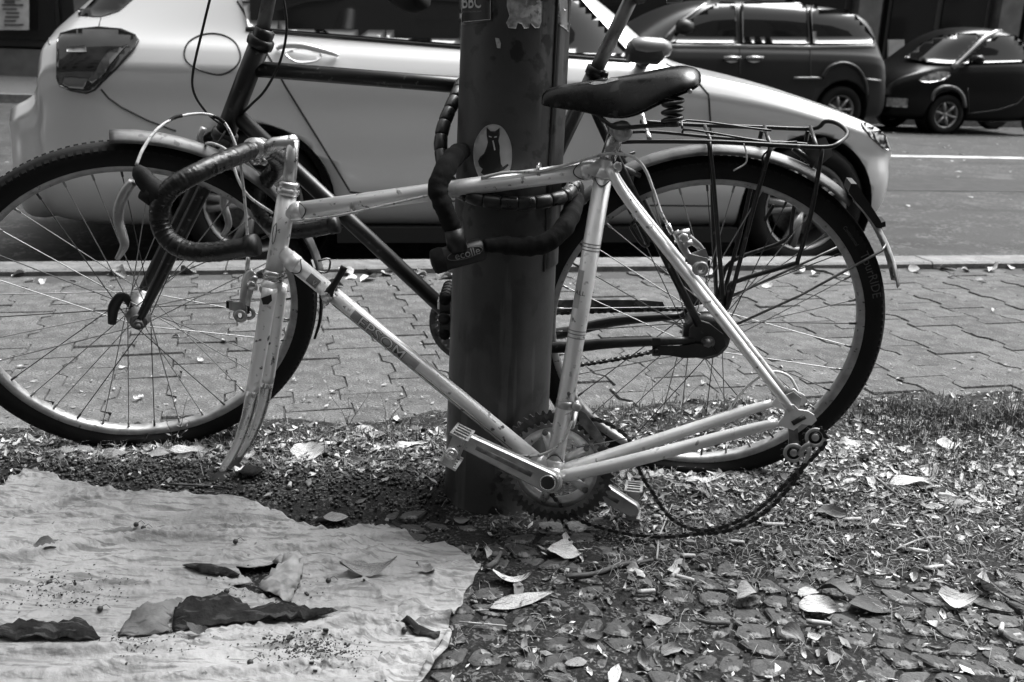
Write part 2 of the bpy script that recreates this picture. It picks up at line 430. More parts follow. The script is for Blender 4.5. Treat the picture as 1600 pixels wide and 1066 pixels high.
for k, (far, _, p) in enumerate(spots):
    ang = PAVA + random.uniform(-.012, .012) + (math.pi if random.random() < .5 else 0)
    mw = Matrix.Translation(p + Vector((0, 0, -.009 + random.uniform(-.0035, .0025)))) @ Matrix.Rotation(ang, 4, 'Z') @ Matrix.Rotation(random.uniform(-.012, .012), 4, 'X') @ Matrix.Rotation(random.uniform(-.015, .015), 4, 'Y')
    me = random.choice(PMESH)
    if k < 300:
        o = bpy.data.objects.new('paving_stone', me); COL.objects.link(o); o.parent = pavement; o.matrix_local = mw
    else: rest.add([mw @ v.co for v in me.vertices], [tuple(f.vertices) for f in me.polygons], False)
if rest.v: tag(rest.build('paving_stone_rest', PAVER, pavement), kind='stuff')

# kerb stones
b = MB(); slab(b, -60, 60, T_KERB0 + .01, T_KERB1 - .012, -.45, -.012); kerb = tag(b.build('kerb', KERB), kind='structure')
for i in range(-6, 9):
    s0, s1 = i * .99 - .3, i * .99 + .99 - .306; dz = random.uniform(-.004, .004); e = .012; vs = []
    for s in (s0, s1):
        for (t, z) in ((T_KERB0, -.1), (T_KERB0, .004), (T_KERB0 + e, .012), (T_KERB1 - .03, .012), (T_KERB1 - .01, .004), (T_KERB1, -.02), (T_KERB1 + .005, -.3)): vs.append(st(s, t, z + dz))
    fs = [(k, k + 1, 8 + k, 7 + k) for k in range(6)] + [tuple(range(6, -1, -1)), tuple(range(7, 14))]
    b = MB(); b.add(vs, fs, False); b.build('kerb_stone', KERB, kerb)
b = MB(); slab(b, -60, 60, 15.15, 15.32, -.5, -.04); tag(b.build('far_kerb', KERB), kind='structure')
PATCH = mat('asphalt_patch', .016, .85, 0, var=(9, .4), bump=(120, .5))
for (s0, s1, t0, t1) in ((3.6, 6.4, 7.3, 8.1), (8.0, 13.0, 8.6, 9.1), (2.8, 4.6, 11.2, 12.2), (-3.2, -1.9, 6.6, 7.5)):
    b = MB(); slab(b, s0, s1, t0, t1, ROAD_Z + .0005, ROAD_Z + .003); b.build('asphalt_patch', PATCH, road)
b = MB(); slab(b, 3.5, 60, 9.95, 10.16, ROAD_Z + .001, ROAD_Z + .004); b.build('lane_marking', LINE, road)

# bare cobbles
CORN = {}
def corner(i, j):
    if (i, j) not in CORN:
        r = random.Random(i * 977 + j * 131 + 5)
        x = (i + .5 * (j % 2) * .8) * .051 + r.uniform(-.011, .011); CORN[i, j] = Vector((x, .94 + j * .046 + .022 * math.sin(x * 4.2 + .5) + r.uniform(-.008, .008), 0))
    return CORN[i, j]
def cobble_mesh(P4, rnd):
    c = sum(P4, Vector((0, 0, 0))) / 4; ring = []
    for k in range(4):
        p, a, q = P4[k], P4[k - 1], P4[(k + 1) % 4]; cut = rnd.uniform(.12, .26)
        ring += [p.lerp(a, cut), p.lerp(q, cut)]
    n = 8; vs = []; ins = 1 - .0036 / .027
    tl_ = (rnd.uniform(-.10, .10), rnd.uniform(-.10, .10))
    for sc, z in ((1.04, -.04), (1.0, -.007), (.955, -.0015), (.80, .0)):
        for p in ring:
            d = (p - c) * ins * sc; vs.append((d.x, d.y, z + d.x * tl_[0] + d.y * tl_[1] + (rnd.uniform(-.0012, .0012) if z > -.006 else 0)))
    vs.append((0, 0, rnd.uniform(-.0012, .0014))); fs = []
    for k in range(3):
        for i in range(n): fs.append((k * n + i, k * n + (i + 1) % n, (k + 1) * n + (i + 1) % n, (k + 1) * n + i))
    for i in range(n): fs.append((3 * n + i, 3 * n + (i + 1) % n, 4 * n))
    me = bpy.data.meshes.new('cobblestone'); me.from_pydata(vs, [], fs)
    me.polygons.foreach_set('use_smooth', [False for k in range(len(fs))]); me.materials.append(COBBLE); me.update(); return me, c
cbs = []
for j in range(0, 26):
    for i in range(-30, 34):
        P4 = [corner(i, j), corner(i + 1, j), corner(i + 1, j + 1), corner(i, j + 1)]; c = sum(P4, Vector((0, 0, 0))) / 4
        cz = cobble_zone(c.x, c.y); q = to_px(c)
        if cz > .15 and q and -40 < q[0] < 1700 and q[1] < 1150 and math.hypot(c.x + .023, c.y - 1.787) > .13: cbs.append((-cz, i, j, P4))
cbs.sort(key=lambda a: a[:3])
rnd = random.Random(4)
for _, i, j, P4 in cbs[:300]:
    me, c = cobble_mesh(P4, rnd); o = bpy.data.objects.new('cobblestone', me); COL.objects.link(o); o.parent = verge; o.location = (c.x, c.y, rnd.uniform(-.004, .003))

# ------------------------------------------------------------------ shop fronts across the street
FT = 21.0
fac = empty('shop_building', st(0, FT, 0))
tag(fac, 'dark shop building with stone piers behind the parked cars across the street', 'building')
def facbox(name, m, s0, s1, z0, z1, d0, d1, parent=fac):
    b = MB(); slab(b, s0, s1, FT + d0, FT + d1, z0, z1); return b.build(name, m, parent)
facbox('wall', FACADE, -45, 45, -.1, 14, .3, 1.2)
for s in (-19, -13.5, -9.0, -4.2, .5, 5.2, 9.6, 11.9, 15.4, 19.6, 24): facbox('pier', FACADE2, s, s + .55, -.05, 4.2, -.05, .35)
facbox('plinth', FACADE2, -45, 45, -.05, .45, .12, .29)
for s0, s1 in ((-18.2, -13.8), (-12.8, -9.3), (-8.2, -4.5), (-3.4, .3), (1.3, 5.0), (6.0, 9.4), (10.4, 11.7), (12.7, 15.2), (16.2, 19.4), (20.4, 23.8)):
    p = facbox('shop_window', TRIM, s0, s1, .5, 3.6, .10, .28)
    k = 2 if s1 - s0 > 2 else 1
    for i in range(k): facbox('pane', SHOPGLASS, s0 + .08 + i * (s1 - s0) / k, s0 - .08 + (i + 1) * (s1 - s0) / k, .62, 3.5, .07, .13, p)
facbox('fascia', FACADE, -45, 45, 3.7, 4.6, -.02, .29)
for fl in range(3):
    for i in range(-14, 16):
        p = facbox('upper_window', SHOPGLASS, i * 2.6, i * 2.6 + 1.2, 5.4 + fl * 3, 7.3 + fl * 3, .2, .31)
# unseen house row behind the camera, added to darken surfaces that face it
HT = -5.2
hs = empty('unseen_house_row', st(0, HT, 0)); tag(hs, 'plain plastered house row, unseen, added behind the camera to darken what faces it', 'building')
HM = mat('house_plaster', .085, .85, 0, var=(.6, .3)); b = MB(); slab(b, -40, 40, HT - .8, HT, -.1, 17); b.build('wall', HM, hs)
for fl in range(5):
    for i in range(-12, 13):
        b = MB(); slab(b, i * 2.9 - .6, i * 2.9 + .6, HT - .02, HT + .03, .9 + fl * 3.3, 2.9 + fl * 3.3); b.build('window', SHOPGLASS, hs)
        b = MB(); slab(b, i * 2.9 - .75, i * 2.9 + .75, HT - .02, HT + .12, .78 + fl * 3.3, .9 + fl * 3.3); b.build('sill', FACADE2, hs)
po = MB(); Wp = lambda px, py, t: onplane(px, py, N * t, N)
def quad_px(b, x0, y0, x1, y1, t, th=.02):
    P = [Wp(*q, t) for q in ((x0, y0), (x1, y0), (x1, y1), (x0, y1))]; b.plate(P, N, th)
quad_px(po, -6, -40, 45, 47, FT - .3); poster = po.build('wall_poster', POSTER, None, loc=Wp(20, 20, FT - .3))
tag(poster, 'pale printed poster on the dark wall left of the hatchback', 'poster')
rnd = random.Random(3)
for i in range(9):
    pb = MB(); y = -12 + i * 6.2; quad_px(pb, 3 + rnd.uniform(0, 6), y, 30 + rnd.uniform(-8, 9), y + (5 if i < 3 else 2.5), FT - .32, .012); pb.build('print_line', PRINT, poster)
nb = MB(); quad_px(nb, 1388, 62, 1412, 106, 15.9, .05); nbo = nb.build('notice_board', POSTER, None, loc=Wp(1400, 100, 15.9)); fix_normals(nbo)
tag(nbo, 'pale weathered board standing on the far pavement between the van and the small car', 'board')
part('post', TWIG, nbo, lambda b: b.tube([Wp(1401, 62, 15.96), Vector((Wp(1401, 62, 15.96).x, Wp(1401, 62, 15.96).y, -.05))], .03, 8))

# ================================================================== PARKED CARS
def car_wheel(parent, c, r, wdt, ax, rim_r, spokes, rim_mat):
    """ax points outwards"""
    wl = empty('wheel', (0, 0, 0), parent)
    h = wdt / 2
    b = MB(); b.lathe(c, ax, [(rim_r, -h * .9), (r * .9, -h), (r * .985, -h * .8), (r, -h * .5), (r, h * .5), (r * .985, h * .8), (r * .9, h), (rim_r * 1.04, h * .96), (rim_r, h * .8)], 40); b.build('tyre', TYRE, wl)
    b = MB(); b.lathe(c, ax, [(rim_r * 1.0, h * .9), (rim_r * .95, h * .86), (rim_r * .9, h * .5), (rim_r * .88, -h * .8)], 40)
    c = Vector(c); ax = Vector(ax).normalized(); x = Vector((0, 0, 1)); y = ax.cross(x)
    for i in range(spokes):
        for dd in ((-.13, .13) if spokes == 5 else (0,)):
            a = 2 * math.pi * i / spokes + .3; d0 = x * math.cos(a) + y * math.sin(a); d1 = x * math.cos(a + dd) + y * math.sin(a + dd)
            b.tube([c + ax * h * .55 + d0 * rim_r * .15, c + ax * h * .72 + d1 * rim_r * .5, c + ax * h * .72 + d1 * rim_r * .93], [.022, .018, .02], 6)
    b.disc(c + ax * h * .6, ax, rim_r * .2, .03); b.build('rim', rim_mat, wl)
    part('brake_disc', STEEL, wl, lambda q: q.disc(c + ax * h * .1, ax, rim_r * .7, .02, 28))
    return wl
FR = (.22, .50, .74, .88, 1.0)
def car_body(name, parent, m, T0, stations, W, ys, zb, arches, sub=2):
    """loft along the street; station = (s, inset, belt, rail, centre, rail_in)"""
    vs = []; rings = []
    for (s, e, belt, rail, cen, ri) in stations:
        zb0 = zb; zb = zb0 + .34 * max(0, e - .03)
        P = [(W, zb), (e + .14, zb), (e + ys[0], zb + .05)]
        for fr, y in zip(FR, ys[1:]): P.append((e + y, zb + .05 + (belt - zb - .05) * fr))
        g = ri - ys[-1]
        P += [(e * .8 + ys[-1] + .035, belt + min(.04, (rail - belt) * .3)), (e * .6 + ys[-1] + g * .6, belt + (rail - belt) * .62), (e * .4 + ri, rail), (max(e * .3 + ri + .18, W * .55), (rail + cen) / 2 + .01), (W, cen)]
        zb = zb0
        full = P + [(2 * W - y, z) for (y, z) in reversed(P[1:-1])]
        rings.append([st(s, T0 + y, ROAD_Z + z) for y, z in full])
    n = len(rings[0]); b = MB(); allv = [p for r in rings for p in r]; fs = []
    for i in range(len(rings) - 1):
        for j in range(n): fs.append((i * n + j, (i + 1) * n + j, (i + 1) * n + (j + 1) % n, i * n + (j + 1) % n))
    fs.append(tuple(range(n))); fs.append(tuple((len(rings) - 1) * n + j for j in range(n - 1, -1, -1)))
    b.add(allv, fs); o = b.build(name, m, parent); fix_normals(o)
    ca = o.data.attributes.new('crease_edge', 'FLOAT', 'EDGE'); nh = len(stations[0]) and n
    for e in o.data.edges:
        i0, i1 = e.vertices[0] % n, e.vertices[1] % n
        if i0 == i1 and i0 in (6, n - 6): ca.data[e.index].value = .85
        if i0 == i1 and i0 in (7, n - 7): ca.data[e.index].value = .35
    md = o.modifiers.new('sub', 'SUBSURF'); md.levels = sub; md.render_levels = sub
    dg = bpy.context.evaluated_depsgraph_get(); dg.update(); me = bpy.data.meshes.new_from_object(o.evaluated_get(dg)); o.modifiers.clear(); o.data = me
    for p in me.polygons: p.use_smooth = True
    bv = bvh_of(o)
    off = Vector((0, 0, 0)); q = parent
    while q is not None: off += Vector(q.location); q = q.parent
    for (s, z, r) in arches:
        cb = MB(); c0 = st(s, T0 - .2, ROAD_Z + z) - off
        for (a0, a1) in ((-.0, .52), (2 * W - .12, 2 * W + .6)):
            cb.lathe(c0 + N * a0, N, [(1e-4, 0), (r, 0), (r, a1 - a0 if a0 < 1 else .5), (1e-4, a1 - a0 if a0 < 1 else .5)], 48)
        cut = cb.build('cutter', m); fix_normals(cut)
        mo = o.modifiers.new('b', 'BOOLEAN'); mo.object = cut; mo.operation = 'DIFFERENCE'; mo.solver = 'EXACT'
        dg = bpy.context.evaluated_depsgraph_get(); dg.update()
        cut.parent = None; cut.location = off; 
        dg.update(); me = bpy.data.meshes.new_from_object(o.evaluated_get(dg)); o.modifiers.clear(); o.data = me
        bpy.data.objects.remove(cut)
        part('wheel_well', TRIM, parent, lambda q_: q_.lathe(st(s, T0 + .03, ROAD_Z + z), N, [(r * .985, .0), (r * .985, .30), (1e-3, .30)], 40))
    return o, bv

# ---- pale hatchback right behind the kerb, nose to the right
T0 = T_KERB1 + .50
def cs_(px, py): 
    p = onplane(px, py, N * T0, N); return p.dot(K), p.z - ROAD_Z
hb = empty('parked_hatchback', st(1.1, T0 + .88, ROAD_Z)); tag(hb, 'silver hatchback parked at the kerb behind the bicycles, nose to the right', 'car')
SR_, SF_ = cs_(395, 300)[0], cs_(1266, 320)[0]
X0, X1 = cs_(24, 200)[0] - .09, cs_(1401, 280)[0] + .09
def sx(f): return SR_ + (SF_ - SR_) * f
HB = [(X0 - .02, .42, .60, .64, .65, .62), (X0, .20, .65, .685, .695, .5), (X0 + .05, .09, .69, .715, .725, .40), (X0 + .12, .075, .715, .735, .745, .36), (X0 + .155, .10, .76, .80, .81, .36), (X0 + .165, .095, .90, .975, .985, .33), (X0 + .21, .07, .94, 1.02, 1.04, .32),
      (X0 + .34, .02, .955, 1.12, 1.16, .30), (X0 + .55, .0, .96, 1.31, 1.35, .29), (sx(.0), 0, .96, 1.37, 1.42, .28), (sx(.2), 0, .95, 1.39, 1.43, .28), (sx(.47), 0, .94, 1.38, 1.43, .28),
      (sx(.585), 0, .935, 1.27, 1.36, .27), (sx(.70), 0, .925, 1.03, 1.14, .24), (sx(.745), 0, .915, .945, .995, .22), (sx(.84), 0, .885, .905, .95, .2), (sx(.94), .005, .835, .86, .90, .2),
      (sx(1.04), .02, .765, .79, .83, .22), (X1 - .11, .07, .68, .705, .75, .26), (X1 - .03, .15, .60, .63, .68, .34), (X1 + .05, .30, .50, .54, .60, .45), (X1 + .10, .50, .42, .46, .5, .6)]
ZW = .30
hbody, HBV = car_body('body', hb, CARPAINT, T0, HB, .88, (.05, .012, .0, .034, .012, .055), .17, [(SR_, ZW, .355), (SF_, ZW, .355)])
for s in (SR_, SF_):
    car_wheel(hb, st(s, T0 + .13, ROAD_Z + ZW), .312, .21, -N, .215, 5, ALLOYW)
    car_wheel(hb, st(s, T0 + 1.63, ROAD_Z + ZW), .312, .21, N, .215, 5, ALLOYW)
tl = [(92, 66), (97, 55), (118, 49), (155, 45), (190, 48), (212, 57), (216, 64), (209, 77), (188, 100), (160, 127), (148, 140), (135, 145), (112, 141), (96, 134), (91, 122)]
lamp = panel(HBV, tl, 9, .012, 'tail_lamp', LAMPD, hb, .02); lamp['label'] = 'smoked wraparound tail lamp'
panel(HBV, [(103, 118), (140, 122), (132, 139), (112, 137), (101, 131)], 9, .016, 'lens', mat('lens_grey', .13, .15, 0, coat=1), lamp, .004)
panel(HBV, [(170, 84), (200, 72), (160, 118), (146, 130), (140, 124)], 9, .016, 'lens', mat('lens_mid', .08, .15, 0, coat=1), lamp, .004)
panel(HBV, [(108, 76), (135, 74), (138, 84), (108, 84)], 9, .016, 'lens', mat('lens_grey', .13, .15, 0, coat=1), lamp, .004)
seam(HBV, tl, .006, 'lamp_seal', TRIM, hb, True, off=.006)
seam(HBV, spline2([(288, 85), (295, 66), (318, 54), (345, 54), (367, 66), (376, 88), (367, 106), (345, 117), (318, 112), (296, 100)], 4, True), .0042, 'fuel_flap_gap', TRIM, hb, True, 6)
seam(HBV, [(158, 140), (170, 154), (190, 168), (230, 188), (275, 205)], .0040, 'bumper_gap', TRIM, hb)
seam(HBV, [(371, 2), (398, 48), (446, 135), (500, 222), (546, 298)], .0048, 'door_gap', TRIM, hb)
seam(HBV, [(1040, 100), (1085, 122), (1107, 148), (1110, 190), (1111, 290)], .0050, 'fender_gap', TRIM, hb)
seam(HBV, [(546, 300), (620, 309), (700, 314), (900, 320), (1111, 322)], .0044, 'sill_gap', TRIM, hb)
seam(HBV, [(158, 28), (154, 44)], .0028, 'hatch_gap', TRIM, hb)
panel(HBV, [(372, -25), (388, 44), (720, 71), (722, -30)], 14, .012, 'side_window', GLASS, hb, .014)
panel(HBV, [(727, -30), (727, 71), (974, 91), (980, 84), (880, -28)], 10, .012, 'side_window', GLASS, hb, .014)
seam(HBV, [(384, 46), (722, 74), (984, 96)], .010, 'window_trim', TRIM, hb)
seam(HBV, [(974, 95), (983, 85), (884, -22)], .009, 'window_trim', TRIM, hb)
panel(HBV, [(485, -30), (500, 53), (512, 54), (494, -30)], 9, .006, 'pillar_trim', TRIM, hb)
panel(HBV, [(88, 20), (100, 24), (158, 27), (186, 18), (212, -4), (215, -40), (100, -40)], 10, .004, 'rear_window', GLASS, hb)
panel(HBV, [(890, -28), (1034, 87), (1100, 84), (960, -28)], 12, .004, 'windscreen', GLASS, hb) if False else None
hl = [(1343, 187), (1352, 184), (1373, 188), (1385, 200), (1391, 222), (1392, 236), (1380, 232), (1362, 216), (1348, 200)]
headl = panel(HBV, hl, 6, .006, 'headlamp', LAMPC, hb, .015)
panel(HBV, [(1360, 206), (1378, 210), (1388, 232), (1374, 226)], 5, .010, 'lens', mat('headlamp_dark', .03, .1, coat=1), headl, .004)
seam(HBV, hl, .004, 'headlamp_gap', TRIM, hb, True, 5)
# door handle: bowl, grip and lock cover
panel(HBV, spline2([(446, 84), (470, 76), (495, 80), (503, 90), (488, 97), (464, 97)], 4, True), 5, .002, 'handle_bowl', mat('bowl_paint', .6, .35, .4, coat=.6), hb, .002)
hp = [hit(HBV, x, y, o) for x, y, o in ((433, 79, .012), (445, 78, .03), (470, 81, .045), (497, 85, .045), (518, 88, .03), (528, 89, .012))]
tubepart('door_handle', CARPAINT, hb, hp, [.010, .015, .018, .018, .014, .009], 10, 4, flat=.8, up=(0, 0, 1))
# mirror
mp = [hit(HBV, 1005, 100, .0), hit(HBV, 1005, 92, .05)]
mc = ypt(1012, 75, hit(HBV, 1000, 97).y - .13)
b = MB(); b.tube([mc - K * .085, mc - K * .07, mc - K * .02, mc + K * .06, mc + K * .10, mc + K * .112], [.030, .046, .054, .052, .036, .01], 20, flat=.9, up=(0, 0, 1))
mir = b.build('door_mirror', mat('mirror_cap', .16, .35, .3, coat=.5), hb)
b = MB(); b.tube([hit(HBV, 1003, 99) , mc + Vector((0, 0, -.05))], [.03, .025], 10); b.lathe(mc + Vector((0, 0, -.020)), K, [(1e-3, -.092), (.045, -.088), (.053, .05), (1e-3, .10)], 16); b.build('mirror_base', TRIM, mir)
# model badge on the hatch: two small raised strokes
b = MB()
for (x0, y0, x1, y1) in ((70, 61, 76, 61), (71, 66, 78, 66), (73, 61, 73, 70), (78, 61, 78, 70)):
    a, c = hit(HBV, x0, y0, .004), hit(HBV, x1, y1, .004)
    if a and c: b.tube([a, c], .003, 5)
if b.v: b.build('badge', STEEL, hb)
# side skirt and underside
b = MB(); slab(b, SR_ + .36, SF_ - .36, T0 + .02, T0 + .12, ROAD_Z + .13, ROAD_Z + .20); b.build('side_skirt', TRIM, hb)

# ---- dark van across the street, its tail to the right
VT = 12.9
def vs_(px, py, T): 
    p = onplane(px, py, N * T, N); return p.dot(K), p.z - ROAD_Z
va = empty('parked_van', st(6.5, VT + .95, ROAD_Z)); tag(va, 'dark people carrier with pale reflections on its roofline, parked across the street', 'van')
vr = vs_(1396, 150, VT)[0]; vw = vs_(1318, 150, VT)[0]
VB = [(vr + .02, .50, .52, .56, .58, .6), (vr, .22, .56, .60, .62, .5), (vr - .05, .10, .62, .66, .68, .45), (vr - .10, .07, .90, 1.0, 1.02, .4), (vr - .16, .04, 1.02, 1.30, 1.34, .34), (vr - .32, .015, 1.06, 1.55, 1.60, .30), (vr - .62, 0, 1.07, 1.64, 1.70, .28), (vr - 1.4, 0, 1.06, 1.68, 1.75, .28),
      (vr - 2.5, 0, 1.04, 1.68, 1.75, .28), (vr - 3.05, 0, 1.03, 1.58, 1.68, .28), (vr - 3.6, 0, 1.01, 1.25, 1.40, .25), (vr - 3.95, 0, .98, 1.03, 1.14, .22), (vr - 4.4, .06, .86, .90, .95, .25), (vr - 4.7, .2, .62, .66, .7, .4), (vr - 4.78, .5, .5, .54, .56, .6)]
vbody, VBV = car_body('body', va, VANPAINT, VT, VB, .95, (.05, .012, .0, .015, .03, .06), .20, [(vw, .33, .40), (vw - 2.95, .33, .40)])
for s in (vw, vw - 2.95):
    car_wheel(va, st(s, VT + .14, ROAD_Z + .325), .325, .22, -N, .2, 7, ALLOYW); car_wheel(va, st(s, VT + 1.76, ROAD_Z + .325), .325, .22, N, .2, 7, ALLOYW)
panel(VBV, [(1046, 68), (1056, 48), (1100, 18), (1126, 6), (1147, 6), (1151, 68)], 8, .035, 'side_window', GLASS, va)
panel(VBV, [(1159, 68), (1157, 6), (1259, 7), (1264, 69)], 8, .035, 'side_window', GLASS, va)
panel(VBV, [(1269, 69), (1264, 6), (1306, 10), (1332, 24), (1352, 45), (1364, 63), (1360, 69)], 8, .035, 'side_window', GLASS, va)
RAILP = mat('van_pale_trim', .22, .3, .5, coat=.8)
seam(VBV, [(1030, 72), (1150, 72), (1260, 74), (1375, 72), (1380, 62), (1366, 40), (1342, 14), (1312, 0)], .035, 'waist_trim', RAILP, va, off=-.012)
seam(VBV, [(1040, 60), (1062, 36), (1100, 7), (1126, -5)], .030, 'pillar_trim', RAILP, va, off=-.01)
seam(VBV, [(1240, 122), (1284, 122)], .018, 'rub_strip', RAILP, va); seam(VBV, [(1352, 124), (1392, 128)], .018, 'rub_strip', RAILP, va)
for x in (1143, 1178):
    panel(VBV, spline2([(x - 14, 92), (x, 86), (x + 14, 92), (x, 99)], 4, True), 4, .012, 'handle_bowl', RAILP, va)
    a, c = hit(VBV, x - 13, 91, .03), hit(VBV, x + 13, 91, .03); tubepart('door_handle', CHROME, va, [a, c], .018, 8)
seam(VBV, [(1151, 2), (1156, 70), (1156, 124)], .008, 'door_gap', TRIM, va); seam(VBV, [(1262, 4), (1266, 70), (1266, 126)], .008, 'door_gap', TRIM, va)
seam(VBV, spline2([(1284, 122), (1295, 106), (1318, 99), (1340, 108), (1352, 130), (1354, 150)], 4), .03, 'arch_trim', VANPAINT, va)
panel(VBV, [(1377, 80), (1388, 82), (1394, 98), (1388, 108), (1380, 98)], 5, .01, 'tail_lamp', LAMPD, va)
b = MB(); mc2 = onplane(1068, 42, N * (VT - .12), N); b.lathe(mc2, K, [(1e-3, -.1), (.08, -.08), (.1, .02), (.06, .12), (1e-3, .13)], 14); b.tube([mc2, mc2 + N * .25 - Vector((0, 0, .08))], .03, 8); b.build('door_mirror', TRIM, va)

# ---- small black car behind the van, nose to the left
ST_ = 13.3
sm = empty('parked_small_car', st(9.6, ST_ + .75, ROAD_Z)); tag(sm, 'tiny black two-seat car parked behind the dark van', 'car')
f0 = vs_(1394, 150, ST_)[0]; sw = vs_(1480, 180, ST_)[0]
SB = [(f0 - .02, .45, .50, .54, .56, .55), (f0, .2, .60, .64, .66, .45), (f0 + .08, .08, .72, .76, .79, .35), (f0 + .22, .03, .80, .85, .90, .28), (f0 + .45, .0, .86, .93, 1.0, .25), (f0 + .70, 0, .92, 1.12, 1.22, .25), (f0 + 1.0, 0, .96, 1.36, 1.44, .26),
      (f0 + 1.3, 0, .98, 1.47, 1.54, .26), (f0 + 1.8, 0, 1.0, 1.49, 1.55, .26), (f0 + 2.25, .02, 1.02, 1.40, 1.46, .28), (f0 + 2.42, .08, .95, 1.05, 1.1, .3), (f0 + 2.5, .3, .6, .65, .7, .5)]
sbody, SBV = car_body('body', sm, SMARTP, ST_, SB, .76, (.05, .015, .0, .012, .03, .06), .18, [(sw, .285, .33), (sw + 1.81, .285, .33)])
for s in (sw, sw + 1.81):
    car_wheel(sm, st(s, ST_ + .10, ROAD_Z + .28), .285, .17, -N, .185, 6, ALLOYW); car_wheel(sm, st(s, ST_ + 1.42, ROAD_Z + .28), .285, .17, N, .185, 6, ALLOYW)
panel(SBV, [(1500, 101), (1536, 66), (1558, 58), (1620, 56), (1620, 97)], 7, .035, 'side_window', GLASS, sm)
panel(SBV, [(1414, 94), (1442, 70), (1470, 58), (1522, 54), (1530, 58), (1488, 101), (1450, 100)], 7, .035, 'windscreen', GLASS, sm)
seam(SBV, [(1488, 106), (1512, 84), (1540, 58), (1556, 49), (1620, 48)], .045, 'safety_cell_arch', mat('cell_grey', .24, .35, .5, coat=.8), sm, off=-.015)
panel(SBV, spline2([(1436, 126), (1446, 118), (1464, 112), (1480, 112), (1484, 118), (1472, 125), (1452, 129)], 3, True), 4, .012, 'headlamp', LAMPC, sm)
seam(SBV, spline2([(1456, 158), (1460, 144), (1474, 136), (1492, 138), (1504, 150), (1508, 168)], 4), .03, 'arch_trim', mat('arch_grey', .10, .3, .3, coat=.7), sm)
panel(SBV, [(1387, 152), (1418, 154), (1417, 168), (1386, 166)], 5, .02, 'number_plate', mat('plate_white', .32, .5, var=(30, .3)), sm)
seam(SBV, [(1512, 178), (1560, 172), (1590, 162), (1610, 140)], .012, 'door_gap', TRIM, sm)
seam(SBV, [(1512, 138), (1514, 178)], .010, 'door_gap', TRIM, sm)
b = MB(); mc3 = onplane(1530, 94, N * (ST_ - .1), N); b.lathe(mc3, K, [(1e-3, -.1), (.06, -.08), (.075, .02), (1e-3, .1)], 12); b.tube([mc3, mc3 + N * .22], .03, 8); b.build('door_mirror', SMARTP, sm)

# ================================================================== POLE
PC = Vector((-.023, 1.787, 0)); PR0, PR1 = .098, .091
def pole_c(z): return Vector((PC.x + .0076 * z, PC.y, z))
def pole_r(z): return PR0 + (PR1 - PR0) * min(z, 3) / .93 if z < .93 else PR1
pole = empty('lamp_pole', (PC.x, PC.y, 0)); tag(pole, 'thick dark painted steel street pole with stickers between the two bicycles', 'pole')
b = MB(); zs = [-.1, 0, .012] + [.05 * i for i in range(1, 20)] + [1.2, 2.0, 3.0, 4.5]
b.tube([pole_c(z) for z in zs], [PR0 + .004 if z <= 0 else pole_r(z) + .0012 * noise.noise((z * 9, 2, 1)) for z in zs], 72); pshaft = b.build('shaft', POLEM, pole)
def arc_shell(b, z0, z1, a0, a1, extra, nz_=14, na=30, th=.004):
    vs = []; fs = []
    for i in range(nz_ + 1):
        z = z0 + (z1 - z0) * i / nz_
        for j in range(na + 1):
            a = a0 + (a1 - a0) * j / na; r = pole_r(z) + extra; c = pole_c(z); vs.append((c.x + math.sin(a) * r, c.y - math.cos(a) * r, z))
    for i in range(nz_):
        for j in range(na): q = i * (na + 1) + j; fs.append((q, q + 1, q + na + 2, q + na + 1))
    n0 = len(vs)
    for v in list(vs):
        c = pole_c(v[2]); d = Vector((v[0] - c.x, v[1] - c.y, 0)).normalized() * th; vs.append((v[0] - d.x, v[1] - d.y, v[2]))
    for j in range(na): fs.append((j, n0 + j, n0 + j + 1, j + 1))
    for i in range(nz_):
        q = i * (na + 1); fs.append((q, q + na + 1, n0 + q + na + 1, n0 + q)); q += na; fs.append((q, n0 + q, n0 + q + na + 1, q + na + 1))
    b.add(vs, fs)
part('cover_shell', POLEM, pole, lambda b: arc_shell(b, .475, 3.2, rad(49.5), rad(230), .0035))
POLEBV = bvh_of(pshaft)
part('cover_joint', TRIM, pole, lambda b: b.tube([pole_c(z) + Vector((math.sin(rad(48.6)), -math.cos(rad(48.6)), 0)) * (pole_r(z) + .0008) for z in (.47, .7, 1.0, 3.2)], .0026, 6))
# cat sticker
cs_o = panel(POLEBV, spline2([(771, 194), (786, 200), (797, 220), (800, 240), (798, 262), (788, 285), (771, 292), (754, 285), (743, 262), (740, 238), (744, 218), (756, 200)], 4, True), 7, .0011, 'cat_sticker', STICKW, None, .001)
tag(cs_o, 'oval pale sticker with a black sitting cat on the pole', 'sticker')
panel(POLEBV, [(761, 199), (767, 205), (774, 205), (781, 200), (781, 211), (779, 220), (781, 228), (781, 240), (783, 256), (786, 261), (793, 256), (795, 258), (788, 265), (781, 268), (774, 271), (757, 274), (752, 270), (755, 264), (750, 260), (748, 252), (751, 245), (757, 240), (761, 230), (763, 222), (761, 211)], 4, .0019, 'cat_figure', STICKB, cs_o, .0005)
panel(POLEBV, [(765, 212), (769, 213.5), (769, 215), (765, 214)], 2, .0027, 'eye', STICKW, cs_o, .0004); panel(POLEBV, [(773, 213.5), (777, 212.5), (777, 214.5), (773, 215)], 2, .0027, 'eye', STICKW, cs_o, .0004)
panel(POLEBV, [(770, 220), (772, 219), (775, 234), (773, 235)], 2, .0027, 'whisker', STICKW, cs_o, .0004)
